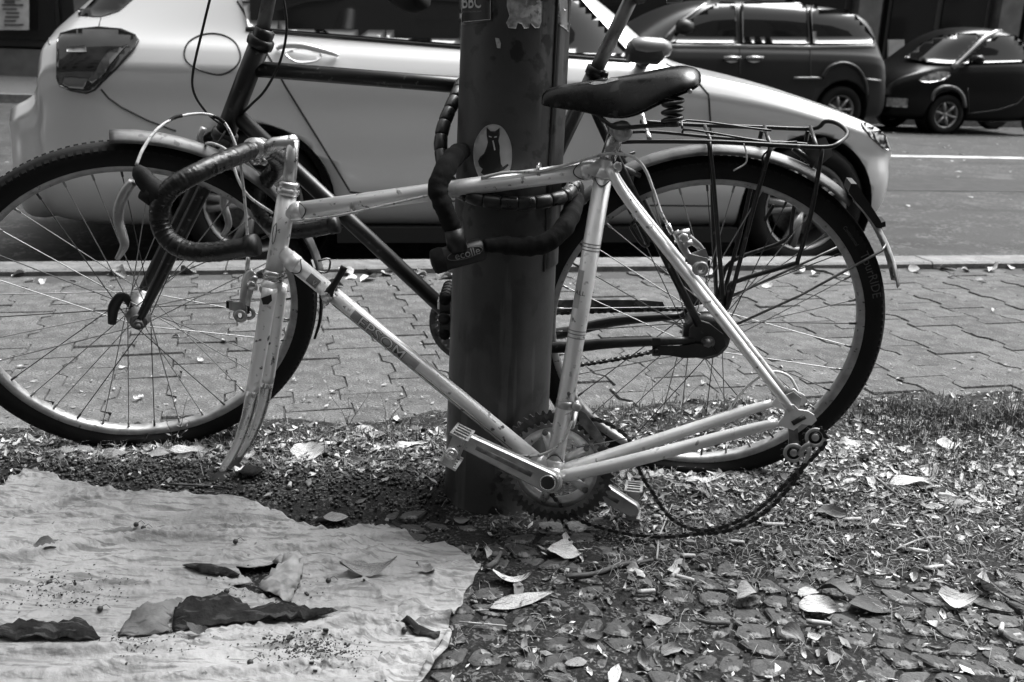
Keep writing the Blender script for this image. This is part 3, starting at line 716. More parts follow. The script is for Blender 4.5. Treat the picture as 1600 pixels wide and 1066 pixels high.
# black letter sticker
bs = panel(POLEBV, [(723, 40), (724, -40), (768, -42), (769, 33)], 7, .0011, 'letter_sticker', STICKB, None, .001); tag(bs, 'black sticker with white letters at the left edge of the pole', 'sticker')
text_px(POLEBV, 'BBC', (723, 13), (16.5, -.4), (.4, -30), .0019, 'lettering', STICKW, bs, .012)
text_px(POLEBV, 'bbcollective.com', (725, 20), (4.2, -.15), (.1, -4.6), .0019, 'small_lettering', STICKG, bs)
b = MB(); 
for P in ([(726, 34.5), (767, 30.5)], [(767, 30.5), (767, -40)]):
    b.tube([hit(POLEBV, P[0][0] + (P[1][0] - P[0][0]) * i / 6, P[0][1] + (P[1][1] - P[0][1]) * i / 6, .0018) for i in range(7)], .0005, 4)
b.build('border_line', STICKW, bs)
# torn sticker remains
ts_m = mat('torn_sticker_paper', .32, .7, 0, var=(90, .5), specks=(75, .53, .02))
ts = panel(POLEBV, [(793, -40), (792, 10), (796, 25), (791, 36), (795, 44), (806, 45), (809, 36), (815, 38), (819, 45), (826, 44), (828, 36), (835, 44), (842, 44), (846, 34), (847, 10), (848, -40)], 4, .0011, 'torn_sticker', ts_m, None, .001)
tag(ts, 'half scraped off pale sticker at the top of the pole', 'sticker')
ts2 = panel(POLEBV, [(774, 59), (780, 60), (783, 68), (782, 76), (777, 75), (775, 66)], 2, .0011, 'sticker_scrap', ts_m, None, .001); tag(ts2, 'tiny pale scrap of paper stuck to the pole below the black sticker', 'sticker scrap')
SHELLBV = BVHTree.FromPolygons([Vector(v) for v in (lambda b: (arc_shell(b, .475, 3.2, rad(49.5), rad(230), .0035), b)[1])(MB()).v], [f for f in (lambda b: (arc_shell(b, .475, 3.2, rad(49.5), rad(230), .0035), b)[1])(MB()).f])
ss = panel(SHELLBV, [(877, -40), (871, 37), (882, 45), (887, 50), (889, -40)], 4, .0011, 'star_sticker', STICKG, None, .001); tag(ss, 'grey sticker with small stars at the right edge of the pole', 'sticker')
for (cx, cy, r) in ((881, 14, 4), (872.5, 24, 3)):
    panel(SHELLBV, [(cx + r * (1 if i % 2 == 0 else .42) * math.sin(math.pi * i / 5) * .8, cy - r * (1 if i % 2 == 0 else .42) * math.cos(math.pi * i / 5)) for i in range(10)], 3, .0019, 'star', STICKW, ss, .0004)

# ================================================================== BICYCLE TOOLS
class Bike:
    def __init__(s, O, n):
        s.O = Vector(O); s.l = Vector(n).normalized(); s.f = s.l.cross(Vector((0, 0, 1))).normalized(); s.u = s.f.cross(s.l) * -1
        if s.u.z < 0: s.u = -s.u
    def p(s, px, py, off=0.0): return onplane(px, py, s.O + s.l * off, s.l)
    def m(s, p): return Vector(p) - s.l * (2 * (Vector(p) - s.O).dot(s.l))
    def shift(s, p, off): return Vector(p) + s.l * off
def chain_links(parent, path, lat, pitch=.0127):
    """single links laid along a path"""
    if not hasattr(chain_links, 'me'):
        def lk(outer):
            b = MB(); g = .0045 if outer else .0030
            for sg in (-1, 1):
                o = []
                for i in range(6): a = math.pi / 2 + math.pi * i / 5; o.append((-.00635 + .0037 * math.cos(a), .0037 * math.sin(a), g * sg))
                o.append((0, -.0022, g * sg))
                for i in range(6): a = -math.pi / 2 + math.pi * i / 5; o.append((.00635 + .0037 * math.cos(a), .0037 * math.sin(a), g * sg))
                o.append((0, .0022, g * sg)); b.plate(o, (0, 0, 1), .0012)
            for x in (-.00635, .00635): b.tube([(x, 0, -.0056 if outer else -.003), (x, 0, .0056 if outer else .003)], .0019 if outer else .0036, 8)
            me = bpy.data.meshes.new('chain_link'); me.from_pydata(b.v, [], b.f); me.materials.append(mat('chain_dark', .025, .5, .4, var=(90, .4)) if outer else mat('chain_steel', .16, .4, .8, var=(90, .4))); me.update(); return me
        chain_links.me = (lk(True), lk(False))
    path = [Vector(p) for p in path]; acc = [0]
    for i in range(1, len(path)): acc.append(acc[-1] + (path[i] - path[i - 1]).length)
    def at(d):
        i = max(1, min(len(path) - 1, int(np.searchsorted(acc, d)))); t = (d - acc[i - 1]) / max(1e-9, acc[i] - acc[i - 1]); return path[i - 1].lerp(path[i], t)
    base = Vector((0, 0, 0)); q = parent
    while q is not None: base += Vector(q.location); q = q.parent
    n = int(acc[-1] / pitch)
    for k in range(n):
        a, c = at(k * pitch), at((k + 1) * pitch); t = (c - a).normalized(); z = (lat - t * lat.dot(t)).normalized(); y = z.cross(t); m0 = (a + c) / 2 - base
        o = bpy.data.objects.new('chain_link', chain_links.me[k % 2]); COL.objects.link(o); o.parent = parent
        o.matrix_local = Matrix(((t.x, y.x, z.x, m0.x), (t.y, y.y, z.y, m0.y), (t.z, y.z, z.z, m0.z), (0, 0, 0, 1)))
def toothed(b, c, ax, r0, r1, n, th, x0=None):
    """chainring annulus with teeth"""
    ax = Vector(ax).normalized(); x = x0 or Vector((0, 0, 1)); x = (x - ax * x.dot(ax)).normalized(); y = ax.cross(x); vs = []; m = n * 4
    for sg in (-.5, .5):
        for i in range(m):
            a = 2 * math.pi * i / m; r = r1 if i % 4 in (1, 2) else r1 - .0065; d = x * math.cos(a) + y * math.sin(a)
            vs.append(Vector(c) + ax * th * sg * (.5 if i % 4 in (1, 2) else 1) + d * r)
        for i in range(m): a = 2 * math.pi * i / m; vs.append(Vector(c) + ax * th * sg + (x * math.cos(a) + y * math.sin(a)) * r0)
    fs = []
    for i in range(m):
        j = (i + 1) % m; fs += [(i, j, m + j, m + i), (2 * m + j, 2 * m + i, 3 * m + i, 3 * m + j), (i, 2 * m + i, 2 * m + j, j), (m + j, 3 * m + j, 3 * m + i, m + i)]
    b.add(vs, fs, False)
def ringband(b, c, ax, r0, r1, th, n=48):
    b.lathe(c, ax, [(r0, -th / 2), (r1, -th / 2), (r1, th / 2), (r0, th / 2)], n, closed=True)
def pedal(parent, c, ax, f, u, name='pedal'):
    """cage pedal; c inner end of axle, ax outwards"""
    c, ax, f, u = Vector(c), Vector(ax).normalized(), Vector(f).normalized(), Vector(u).normalized()
    e = empty(name, (0, 0, 0), parent)
    b = MB(); b.tube([c, c + ax * .03, c + ax * .075], [.010, .008, .008], 12); b.disc(c + ax * .080, ax, .011, .012, 14); b.disc(c + ax * .086, ax, .0065, .006, 6); b.build('axle', CHROME, e)
    for sg in (-1, 1):
        b = MB()
        for k in (.016, .070):
            b.box(c + ax * k + f * .0 + u * .026 * sg, f * .016, u * .0018, ax * .003)
        b.box(c + ax * .043 + u * .027 * sg + f * .014, ax * .030, u * .0012, f * .0022); b.box(c + ax * .043 + u * .027 * sg - f * .014, ax * .030, u * .0012, f * .0022)
        for k in (.03, .043, .056): b.box(c + ax * k + u * .0275 * sg, ax * .0025, u * .001, f * .014)
        b.build('cage_plate', ALLOY, e)
    for k in (.016, .070): part('pedal_bracket', ALLOY, e, lambda q: q.box(c + ax * k, u * .0275, f * .010, ax * .0025))
    return e
def spoke_wheel(parent, c, n, f, R, rim_in, tyre_w, nsp=36, hub_w=.05, hub_r=.018, rot=0.0, tread=True, flat=0.0):
    """wheel > tyre, rim, hub, spokes; n axle direction to the near side"""
    wl = empty('wheel', (0, 0, 0), parent); c = Vector(c); n = Vector(n).normalized(); x = Vector((0, 0, 1)); x = (x - n * x.dot(n)).normalized(); y = n.cross(x); h = tyre_w / 2
    rin = R - tyre_w * .92
    b = MB(); prof = [(rin, -h * .55)] + [((R + rin) / 2 + .0 + (R - rin) / 2 * math.sin(a), h * -math.cos(a)) for a in [math.pi * (i / 10) for i in range(11)]] + [(rin, h * .55)]
    prof = [(rin - .002, -h * .6), (rin + .006, -h * .82), (rin + .018, -h), (R - .012, -h * .86), (R - .003, -h * .52), (R, 0), (R - .003, h * .52), (R - .012, h * .86), (rin + .018, h), (rin + .006, h * .82), (rin - .002, h * .6)]
    b.lathe(c, n, prof, 96)
    if flat:
        vv = []
        for v in b.v:
            p = Vector(v)
            lo = (p - c).dot(x)
            if lo < -(R - .05):
                k = (-(R - .05) - lo); sq = k / .05; side = (p - c).dot(n); p = p + x * (flat * sq ** 1.5) + n * (side * .55 * sq)
            vv.append(tuple(p))
        b.v = vv
    ty = b.build('tyre', TYRE, wl)
    if tread:
        b = MB()
        for i in range(150):
            a = 2 * math.pi * i / 150; d = x * math.cos(a) + y * math.sin(a); tg = -x * math.sin(a) + y * math.cos(a)
            for sg in (-1, 1): b.box(c + d * (R - .0080) + n * sg * h * .66 + tg * (.004 * sg), (tg * .0042 + d * 0), n * h * .20 - d * .0028 * sg * sg, d * .0022)
        b.build('tread', TYRE, ty)
    b = MB(); b.lathe(c, n, [(rim_in, -.004), (rim_in + .002, -h * .55), (rin + .004, -h * .64), (rin + .006, -h * .50), (rin - .004, -h * .35), (rin - .004, h * .35), (rin + .006, h * .50), (rin + .004, h * .64), (rim_in + .002, h * .55), (rim_in, .004)], 96, closed=True); b.build('rim', RIM, wl)
    b = MB(); b.lathe(c, n, [(.006, -hub_w), (.010, -hub_w * .9), (hub_r * 1.7, -hub_w * .72), (hub_r * 1.7, -hub_w * .66), (hub_r, -hub_w * .5), (hub_r * .9, 0), (hub_r, hub_w * .5), (hub_r * 1.7, hub_w * .66), (hub_r * 1.7, hub_w * .72), (.010, hub_w * .9), (.006, hub_w)], 24); b.build('hub', ALLOY, wl)
    for i in range(nsp):
        sg = 1 if i % 2 else -1; a = 2 * math.pi * i / nsp + rot; ah = a + (1 if (i // 2) % 2 else -1) * rad(72)
        p0 = c + n * sg * hub_w * .69 + (x * math.cos(ah) + y * math.sin(ah)) * hub_r * 1.5; p1 = c + (x * math.cos(a) + y * math.sin(a)) * (rim_in + .002)
        dd = (p1 - p0).normalized()
        b = MB(); b.tube([p0, p1 - dd * .016], .0011, 5, cap=False); b.tube([p1 - dd * .016, p1], .0024, 6); b.build('spoke', SPOKE if i % 3 else SPOKED, wl)
    return wl, ty, x, y
def arc_text(parent, s, c, n, x, y, r, a0, size, off, m, name='lettering'):
    V, Fs = text2d(s); P = []
    for (tx, tyy) in V:
        rr = r + tyy * size; a = a0 - tx * size / r; P.append(c + n * off + (x * math.cos(a) + y * math.sin(a)) * rr)
    b = MB(); b.add(P, Fs, False); return b.build(name, m, parent)
def tube_text(parent, s, a, c, rad_, face, size, off, m, start=0.0, offset=0.0, name='lettering', stretch=1.0):
    """lettering wrapped on a tube from a to c; face points to the reader"""
    a, c = Vector(a), Vector(c); t = (c - a).normalized(); fz = (Vector(face) - t * Vector(face).dot(t)).normalized(); up = fz.cross(t)
    V, Fs = text2d(s, offset); P = []
    for x, y in V:
        th = (y - .35) * size / rad_; P.append(a + t * (start + x * size * stretch) + (fz * math.cos(th) + up * math.sin(th)) * (rad_ + off))
    b = MB(); b.add(P, Fs, False); return b.build(name, m, parent)

# ================================================================== BLACK BICYCLE (behind the pole)
kk = 1.010
def push(v): return CAM + (Vector(v) - CAM) * kk
RC = push((.3836, 1.9256, .3225)); FC = push((-.7469, 1.9174, .3205))
def nrm(yaw, tilt): return Vector((math.sin(yaw) * math.cos(tilt), -math.cos(yaw) * math.cos(tilt), math.sin(tilt)))
NR = nrm(rad(-3.0), rad(-9.0)); NF = nrm(rad(17.9), rad(-16.5))
BB_ = Bike(RC, NR); R_W = .3555
bl = empty('black_bicycle', (RC.x - .4, RC.y, 0)); tag(bl, 'black city bicycle with two spoked wheels and a wire rack, leaning behind the pole', 'bicycle')
fr = empty('frame', (0, 0, 0), bl); P = BB_.p
ht0, ht1 = P(407, 66), P(351, 212); tubepart('head_tube', BLACKP, fr, [ht0, ht1], .0195, 18)
d = (ht1 - ht0).normalized()
for q, r in ((ht0, .024), (ht1, .0245)):
    b = MB(); b.lathe(q, d, [(.018, -.010), (r, -.008), (r * 1.04, 0), (r, .008), (.018, .010)], 20); b.build('headset_cup', BLACKP, fr)
b = MB(); b.lathe(ht0 - d * .016, d, [(.012, -.012), (.019, -.008), (.019, .008)], 16); b.build('headset_nut', BLACKP, fr)
tubepart('steerer', FENDER, fr, [ht0, P(437, -90)], .0128, 14)
bbp = P(735, 522); sc_ = P(930, 112)
tubepart('top_tube', BLACKP, fr, [P(402, 108), P(898, 148)], .0148, 16)
tubepart('down_tube', BLACKP, fr, [P(372, 182), bbp], .0158, 16)
tubepart('seat_tube', BLACKP, fr, [bbp, sc_], .0148, 16)
part('bottom_bracket', BLACKP, fr, lambda b: b.tube([BB_.shift(bbp, .036), BB_.shift(bbp, -.036)], .021, 18))
part('seat_clamp', BLACKP, fr, lambda b: (b.tube([P(928, 118), P(933, 106)], .018, 16), b.tube([P(940, 116, .012), P(950, 118, .012)], .006, 8)))
tubepart('seat_post', ALLOY, bl, [P(930, 112), P(1000, -30)], .0128, 14)
def mir2(name, m, pts, r, n=12, k=0, **kw):
    tubepart(name, m, fr, pts, r, n, k, **kw); tubepart(name, m, fr, [BB_.m(p) for p in pts], r, n, k, **kw)
dro = BB_.p(1104, 536, .062)
mir2('chain_stay', BLACKP, [BB_.shift(bbp, .018), P(860, 543, .032), P(960, 536, .052), P(1085, 532, .062)], [.012, .012, .011, .008], 12, 4)
mir2('seat_stay', BLACKP, [P(918, 150, .012), P(970, 262, .045), P(1092, 508, .062)], [.008, .0085, .008], 12, 4)
for sg in (1, -1):
    b = MB()
    o = [P(*q, .062) for q in ((1078, 512), (1092, 500), (1108, 505), (1130, 522), (1134, 540), (1120, 553), (1098, 558), (1082, 548), (1075, 536))]
    if sg < 0: o = [BB_.m(q) for q in o]
    b.plate(o, BB_.l, .005); b.build('dropout', BLACKP, fr)
part('axle_nut', STEEL, bl, lambda b: (b.tube([BB_.p(1106, 535, .06), BB_.p(1106, 535, .085)], .006, 10), b.disc(BB_.p(1106, 535, .068), BB_.l, .011, .008, 6), b.disc(BB_.p(1106, 535, .064), BB_.l, .014, .003, 16)))
part('brake_arm', BLACKP, bl, lambda b: (b.plate([P(*q, .069) for q in ((1020, 543), (1030, 541), (1060, 541), (1088, 536), (1112, 540), (1118, 550), (1100, 558), (1070, 559), (1045, 555), (1022, 554))], BB_.l, .005), b.disc(P(1025, 549, .073), BB_.l, .006, .008, 10), b.plate([P(*q, .066) for q in ((1019, 528), (1032, 528), (1032, 556), (1019, 556))], BB_.l, .003)))
part('brake_drum', BLACKP, bl, lambda b: b.lathe(RC, BB_.l, [(.02, .0), (.046, .02), (.046, .05), (.03, .056), (.005, .057)], 32))
# wheels
rw, rty, rx, ry = spoke_wheel(bl, RC, NR, BB_.f, R_W, .300, .044, rot=.09, hub_w=.052, hub_r=.021, flat=.022)
fw, fty, fx, fy = spoke_wheel(bl, FC, NF, BB_.f, R_W, .300, .044, rot=.03, hub_w=.047, hub_r=.014, flat=.014)
lm = mat('tyre_print', .075, .7)
def ang_of(c, n, x, y, px, py, off):
    d = onplane(px, py, c + n * off, n) - c; return math.atan2(d.dot(y), d.dot(x)), d.length
a0, r0 = ang_of(RC, NR, rx, ry, 1316, 356, .0215); arc_text(rty, 'Continental', RC, NR, rx, ry, R_W - .0265, a0, .0100, .0228, lm)
a0, r0 = ang_of(RC, NR, rx, ry, 1341, 398, .0215); arc_text(rty, 'TourRIDE', RC, NR, rx, ry, R_W - .028, a0, .024, .0228, lm)
# front fork and axle
cr = P(348, 222); crd = (ht1 - ht0).normalized()
lat = NF
def ff(q, off): return q + lat * off
hubn, hubf = FC + NF * .052, FC - NF * .052
for sg, h_ in ((1, hubn), (-1, hubf)):
    top = ht1 + crd * .03 + lat * .030 * sg; low = h_ + (top - h_).normalized() * .03
    fwd = (FC - ht1); mid = top.lerp(low, .62) - (BB_.f * -.0)
    tubepart('fork_blade', BLACKP, fr, [ht1 + crd * .012 + lat * .012 * sg, top, mid, low, h_], [.013, .0135, .0125, .009, .007], 14, 4)
    b = MB(); b.disc(h_, NF, .017, .006, 16); b.tube([h_, h_ + NF * sg * .022], .0055, 10); b.disc(h_ + NF * sg * .010, NF, .0105, .010, 6); b.build('axle_nut', STEEL, bl)
part('fork_crown', BLACKP, fr, lambda b: b.tube([ht1 + crd * .01 - lat * .034, ht1 + crd * .018, ht1 + crd * .01 + lat * .034], [.013, .018, .013], 14))
tubepart('axle_lever', PLASTIC, bl, [hubf + NF * .085 + Vector((-.012, 0, .018)), onplane(192, 462, FC + NF * .03, NF), onplane(178, 480, FC + NF * .032, NF), onplane(175, 506, FC + NF * .033, NF)], [.006, .010, .011, .008], 12, 4, flat=.6, up=NF)
# fenders
def fender(name, c, n, x, y, r, a0, a1, wdt, m, crown=.010, nseg=36, steps=10):
    vs = []; fs = []; b = MB()
    for i in range(nseg + 1):
        a = a0 + (a1 - a0) * i / nseg; d = x * math.cos(a) + y * math.sin(a)
        for j in range(steps + 1):
            q = -1 + 2 * j / steps; vs.append(c + d * (r - crown * abs(q) ** 2.2) + n * q * wdt / 2)
    for i in range(nseg):
        for j in range(steps): q = i * (steps + 1) + j; fs.append((q, q + 1, q + steps + 2, q + steps + 1))
    b.add(vs, fs); o = b.build(name, m, bl)
    md = o.modifiers.new('s', 'SOLIDIFY'); md.thickness = .0015; return o
def af(c, n, x, y, px, py): return ang_of(c, n, x, y, px, py, 0)[0]
aA, aB = af(RC, NR, rx, ry, 868, 350), af(RC, NR, rx, ry, 1306, 330)
fender('fender', RC, NR, rx, ry, R_W + .022, aA, aB, .052, FENDER, .014)
aC = af(RC, NR, rx, ry, 1392, 445)
mf = fender('mud_flap', RC, NR, rx, ry, R_W + .030, aB + .0, aC, .044, mat('dirty_white_flap', .30, .6, 0, var=(35, .6), specks=(40, .58, .04), bump=(60, .3)), .010, 16)
mf['label'] = 'dirty white end of the rear fender'
aD, aE = af(FC, NF, fx, fy, 172, 214), af(FC, NF, fx, fy, 470, 300)
fender('fender', FC, NF, fx, fy, R_W + .022, aD, aE, .052, FENDER, .014)
fender('fender', FC, NF, fx, fy, R_W + .020, aE, af(FC, NF, fx, fy, 500, 420), .050, FENDER, .014, 16)
tubepart('fender_stay', STEEL, bl, [onplane(497, 408, FC + NF * .028, NF), onplane(515, 405, FC + NF * .03, NF), onplane(512, 425, FC + NF * .03, NF), onplane(494, 424, FC + NF * .028, NF)], .0022, 6, 3)
tubepart('mud_guard_tail', RUBBER, bl, [onplane(497, 425, FC, NF), onplane(502, 465, FC, NF), onplane(500, 500, FC, NF), onplane(492, 528, FC, NF)], [.010, .010, .009, .007], 10, 3, flat=.4, up=(1, 0, 0))
# rear lamp bracket on the flap
part('reflector_bracket', PLASTIC, bl, lambda b: (b.plate([P(*q, .0) for q in ((1326, 282), (1335, 283), (1372, 340), (1374, 352), (1362, 350), (1330, 306), (1322, 294))], BB_.l, .040), b.plate([P(*q, 0) for q in ((1368, 346), (1380, 342), (1381, 350), (1370, 353))], BB_.l, .03)))
# fender stays, struts and rack
rk = empty('luggage_rack', (0, 0, 0), bl)
def rt(name, pts, r=.0042, k=4, off=0, parent=rk, m=BLACKP): return tubepart(name, m, parent, [P(*q) for q in pts], r, 8, k)
zr = .055
loop = [(1000, 222, zr), (1020, 219, zr), (1300, 228, zr), (1312, 220, zr - .01), (1325, 210, -.0), (1310, 195, -.04), (1295, 190, -zr), (1270, 202, -zr), (1050, 196, -zr), (1005, 207, -zr)]
rails = [(968, 222, .05), (1010, 221, .058), (1120, 222, .062), (1230, 228, .064), (1292, 230, .064), (1312, 222, .052), (1324, 208, .0), (1310, 194, -.035), (1290, 190, -.05), (1270, 201, -.058), (1190, 199, -.062), (1080, 195, -.062), (1000, 190, -.055)]
rt('rack_rail', rails, .0042, 5)
rt('rack_rail', [(965, 208, .02), (1020, 206, .02), (1120, 215, .02), (1240, 224, .02), (1262, 226, .02)], .0032)
for x in ((1103, 203, 223), (1196, 204, 228), (1268, 205, 230)): rt('rack_crossbar', [(x[0] - 2, x[1] - 6, -.062), (x[0] + 8, x[2], .064)], .0040, 0)
tubepart('rack_crossbar', CHROME, rk, [P(1003, 178, -.04), P(1008, 196, -.02), P(1015, 217, .058)], .0045, 8, 3)
for pts in ([(1108, 222, .064), (1116, 300, .07), (1131, 482, .075)], [(1204, 230, .066), (1176, 330, .07), (1140, 470, .078), (1130, 482, .078)], [(1285, 232, .066), (1268, 330, .068), (1247, 405, .07), (1238, 413, .07), (1150, 440, .074), (1138, 455, .075), (1136, 482, .076)]): rt('rack_leg', pts, .0044, 4)
for pts in ([(1112, 205, -.062), (1114, 330, -.066), (1120, 480, -.07)], [(1190, 205, -.062), (1165, 330, -.066), (1128, 470, -.07)], [(1262, 205, -.062), (1238, 340, -.066), (1228, 375, -.066), (1150, 405, -.068), (1130, 430, -.07), (1122, 480, -.07)]): rt('rack_leg', pts, .0044, 4)
rt('rack_tongue', [(1240, 232, .0), (1270, 255, .0), (1262, 268, 0)], .006, 0)
part('lamp_mount', FENDER, rk, lambda b: b.plate([P(*q, .0) for q in ((1262, 222), (1290, 216), (1302, 240), (1276, 262), (1258, 248))], BB_.u + BB_.f * .3, .004))
rt('spring_clip', [(1066, 200, .03), (1074, 188, .0), (1170, 200, 0), (1205, 204, 0)], .0022, 3); rt('spring_clip', [(1066, 208, .03), (1080, 203, .03), (1200, 222, .035), (1245, 222, .03)], .0022, 3)
tubepart('loose_wire', CABLEW, rk, [P(1162, 224, .066), P(1166, 240, .068), P(1165, 255, .068), P(1146, 267, .07)], .0015, 6, 4)
tubepart('loose_wire', RUBBER, rk, [P(1205, 232, .066), P(1192, 244, .068), P(1192, 258, .068)], .0018, 6, 4)
for q in ((1385, 378, .03), (1385, 378, -.03)):
    rt('fender_stay', [(1140, 512, .06 if q[2] > 0 else -.06), (1250, 462, q[2] * 1.6), (1378, 392, q[2]), (1384, 382, q[2] * .6)], .0026, 0, parent=bl, m=STEEL)
rt('fender_stay', [(1140, 465, -.06), (1340, 372, -.035)], .0026, 0, parent=bl, m=STEEL)
# chain guard, chain, chainwheel (far side)
part('chain_guard', mat('worn_guard', .05, .5, 0, var=(40, .6), specks=(60, .60, .14)), bl, lambda b: b.plate([P(*q, -.05) for q in ((850, 470), (870, 467), (1000, 467), (1035, 470), (1040, 482), (1000, 486), (850, 488))], BB_.l, .012))
ch = empty('chain', (0, 0, 0), bl)
chain_links(ch, catmull([P(1120, 483, -.045), P(1000, 484, -.045), P(850, 490, -.045)], 4), BB_.l); chain_links(ch, catmull([P(1040, 545, -.045), P(960, 562, -.045), P(850, 578, -.045)], 4), BB_.l)
cw = BB_.shift(bbp, -.045)
b = MB(); toothed(b, cw, BB_.l, .060, .080, 38, .003); ringband(b, cw, BB_.l, .0, .022, .006)
for i in range(5):
    a = 2 * math.pi * i / 5 + .2; d = BB_.u * math.cos(a) + BB_.f * math.sin(a); b.tube([cw + d * .015, cw + d * .064], .006, 6)
b.build('chainwheel', STEEL, bl)
part('chainwheel_guard', mat('worn_guard', .05), bl, lambda b: ringband(b, cw - BB_.l * .006, BB_.l, .076, .093, .004))
cvec = (P(716, 470) - P(735, 522)) * 1.35
tubepart('crank', BLACKP, bl, [BB_.shift(bbp, .05), BB_.shift(bbp, .062) + cvec], [.012, .010], 10)
pb_ = BB_.shift(bbp, .062) + cvec
e = empty('pedal', (0, 0, 0), bl)
part('pedal_body', PLASTIC, e, lambda b: (b.box(pb_ + BB_.l * .045, BB_.l * .036, BB_.f * .010, BB_.u * .030), b.disc(pb_ + BB_.l * .086, BB_.l, .012, .008, 14)))
for sg in (-1, 1): part('pedal_tread', RUBBER, e, lambda b: (b.tube([pb_ + BB_.l * .008 + BB_.u * .036 * sg, pb_ + BB_.l * .082 + BB_.u * .036 * sg], .011, 10), [b.tube([pb_ + BB_.l * q + BB_.u * .036 * sg, pb_ + BB_.l * (q + .004) + BB_.u * .036 * sg], .0125, 10) for q in (.012, .026, .040, .054, .068)]))
part('reflector', LAMPC, e, lambda b: b.box(pb_ + BB_.l * .045 + BB_.f * .0135 + BB_.u * .020, BB_.l * .026, BB_.f * .002, BB_.u * .008))
# saddle and grip peeping in at the top edge
b = MB(); c0 = P(1020, -60)
secs = []
for i, (f_, hw, top, bot) in enumerate(((.15, .010, -.004, -.016), (.13, .022, .010, -.028), (.05, .028, .014, -.034), (-.03, .055, .018, -.034), (-.09, .082, .022, -.032), (-.125, .078, .014, -.024), (-.135, .05, .0, -.012))):
    secs.append([c0 + BB_.f * f_ + BB_.l * hw * math.sin(a) + BB_.u * ((top + bot) / 2 + (top - bot) / 2 * math.cos(a)) for a in [2 * math.pi * j / 14 for j in range(14)]])
b.add([p for s_ in secs for p in s_], [(i * 14 + j, i * 14 + (j + 1) % 14, (i + 1) * 14 + (j + 1) % 14, (i + 1) * 14 + j) for i in range(6) for j in range(14)] + [tuple(range(14)), tuple(range(97, 83, -1))])
b.build('saddle', LEATHER, bl)
part('saddle_clamp', STEEL, bl, lambda b: (b.tube([P(1000, -6, .03), P(1000, -6, -.03)], .014, 12), b.tube([P(1042, -4, .03), P(1060, -4, .03), P(1075, -20, .03)], .010, 10)))
hbp = P(437, -90)
tubepart('handlebar', FENDER, bl, [ypt(610, -30, 1.55), ypt(540, -75, 1.7), hbp, hbp + Vector((-.12, .14, .03)), hbp + Vector((.0, .28, .02))], .0115, 12, 5)
tubepart('grip', RUBBER, bl, [ypt(598, -22, 1.56), ypt(640, 1, 1.50), ypt(660, -4, 1.48)], [.014, .017, .016], 14, 3)
# cables of the black bike
for nm, pts in (('brake_cable', [(335, -30, .05), (318, 40, .05), (302, 110, .04), (303, 145, .03), (322, 175, .02), (345, 195, .02)]), ('gear_cable', [(438, -30, .03), (448, 40, .04), (438, 95, .04), (415, 140, .03), (393, 163, .02), (374, 182, .0)])):
    tubepart(nm, PLASTIC, bl, [P(*q) for q in pts], .0024, 8, 6)
tubepart('brake_cable', STEEL, bl, [P(352, 205, .03), P(335, 232, .03), P(318, 245, .04), P(312, 262, .04)], .002, 6, 4)
part('brake_caliper', ALLOY, bl, lambda b: (b.tube([P(318, 200, .02), P(312, 215, .02), P(316, 240, .02), P(330, 255, .02)], .006, 8), b.tube([P(335, 250, .03), P(352, 235, .03), P(368, 240, .03), P(375, 262, .03)], .006, 8), b.disc(P(350, 240, .035), BB_.l, .012, .012, 10)))
part('brake_caliper', STEEL, bl, lambda b: (b.tube([P(945, 250, .03), P(975, 262, .03), P(1000, 275, .02)], .005, 8), b.tube([P(962, 268, .02), P(990, 270, .02), P(985, 285, .02)], .006, 8), b.tube([P(975, 245, .03), P(992, 238, .03)], .003, 6)))
part('valve', PLASTIC, rw, lambda b: b.tube([onplane(1209, 320, RC, NR), onplane(1195, 345, RC, NR)], .0035, 8))
tubepart('stay_bracket', BLACKP, bl, [P(988, 350, .066), P(995, 347, .066), P(1013, 378, .066), P(1009, 384, .066), P(1002, 380, .066), P(986, 356, .066), P(988, 350, .066)], .0035, 6, 3)

# ================================================================== SILVER BICYCLE (in front of the pole, stripped of its wheels)
YW, LN = rad(9.0), rad(4.5)
_nl = Vector((-math.sin(YW), -math.cos(YW), 0)); _z = Vector((0, 0, 1))
SL = _nl * math.cos(LN) + _z * math.sin(LN)
p0 = ypt(800, 272, 1.689 - .0185)
SB_ = Bike(p0, SL); P = SB_.p; Fv, Uv, Lv = SB_.f, SB_.u, SB_.l
sv = empty('silver_bicycle', (.08, 1.62, 0)); tag(sv, 'silver racing bicycle without wheels, drop handlebar and black saddle, chained to the pole', 'bicycle')
fr = empty('frame', (0, 0, 0), sv)
bb = P(864, 742); hT, hB = P(449, 303), P(429, 424); hd = (hB - hT).normalized()
tubepart('head_tube', SILVER, fr, [hT, hB], .0168, 20)
for q, prof in ((hT, [(.012, -.022), (.0165, -.021), (.019, -.017), (.0165, -.013), (.0165, -.011), (.0195, -.009), (.0205, -.004), (.0195, .0), (.017, .002)]), (hB, [(.017, -.002), (.0195, .0), (.0205, .004), (.0195, .008), (.016, .010), (.019, .014), (.016, .018)])): b = MB(); b.lathe(q, hd, prof, 24); b.build('headset_cup', CHROME, fr)
tt0, tt1 = P(447, 332), P(941, 263)
tubepart('top_tube', SILVER, fr, [tt0, tt1], .0150, 20)
dt0 = P(441, 396); tubepart('down_tube', SILVER, fr, [dt0, bb], .0150, 20)
stt = P(947, 250); tubepart('seat_tube', SILVER, fr, [bb, stt], .0150, 20)
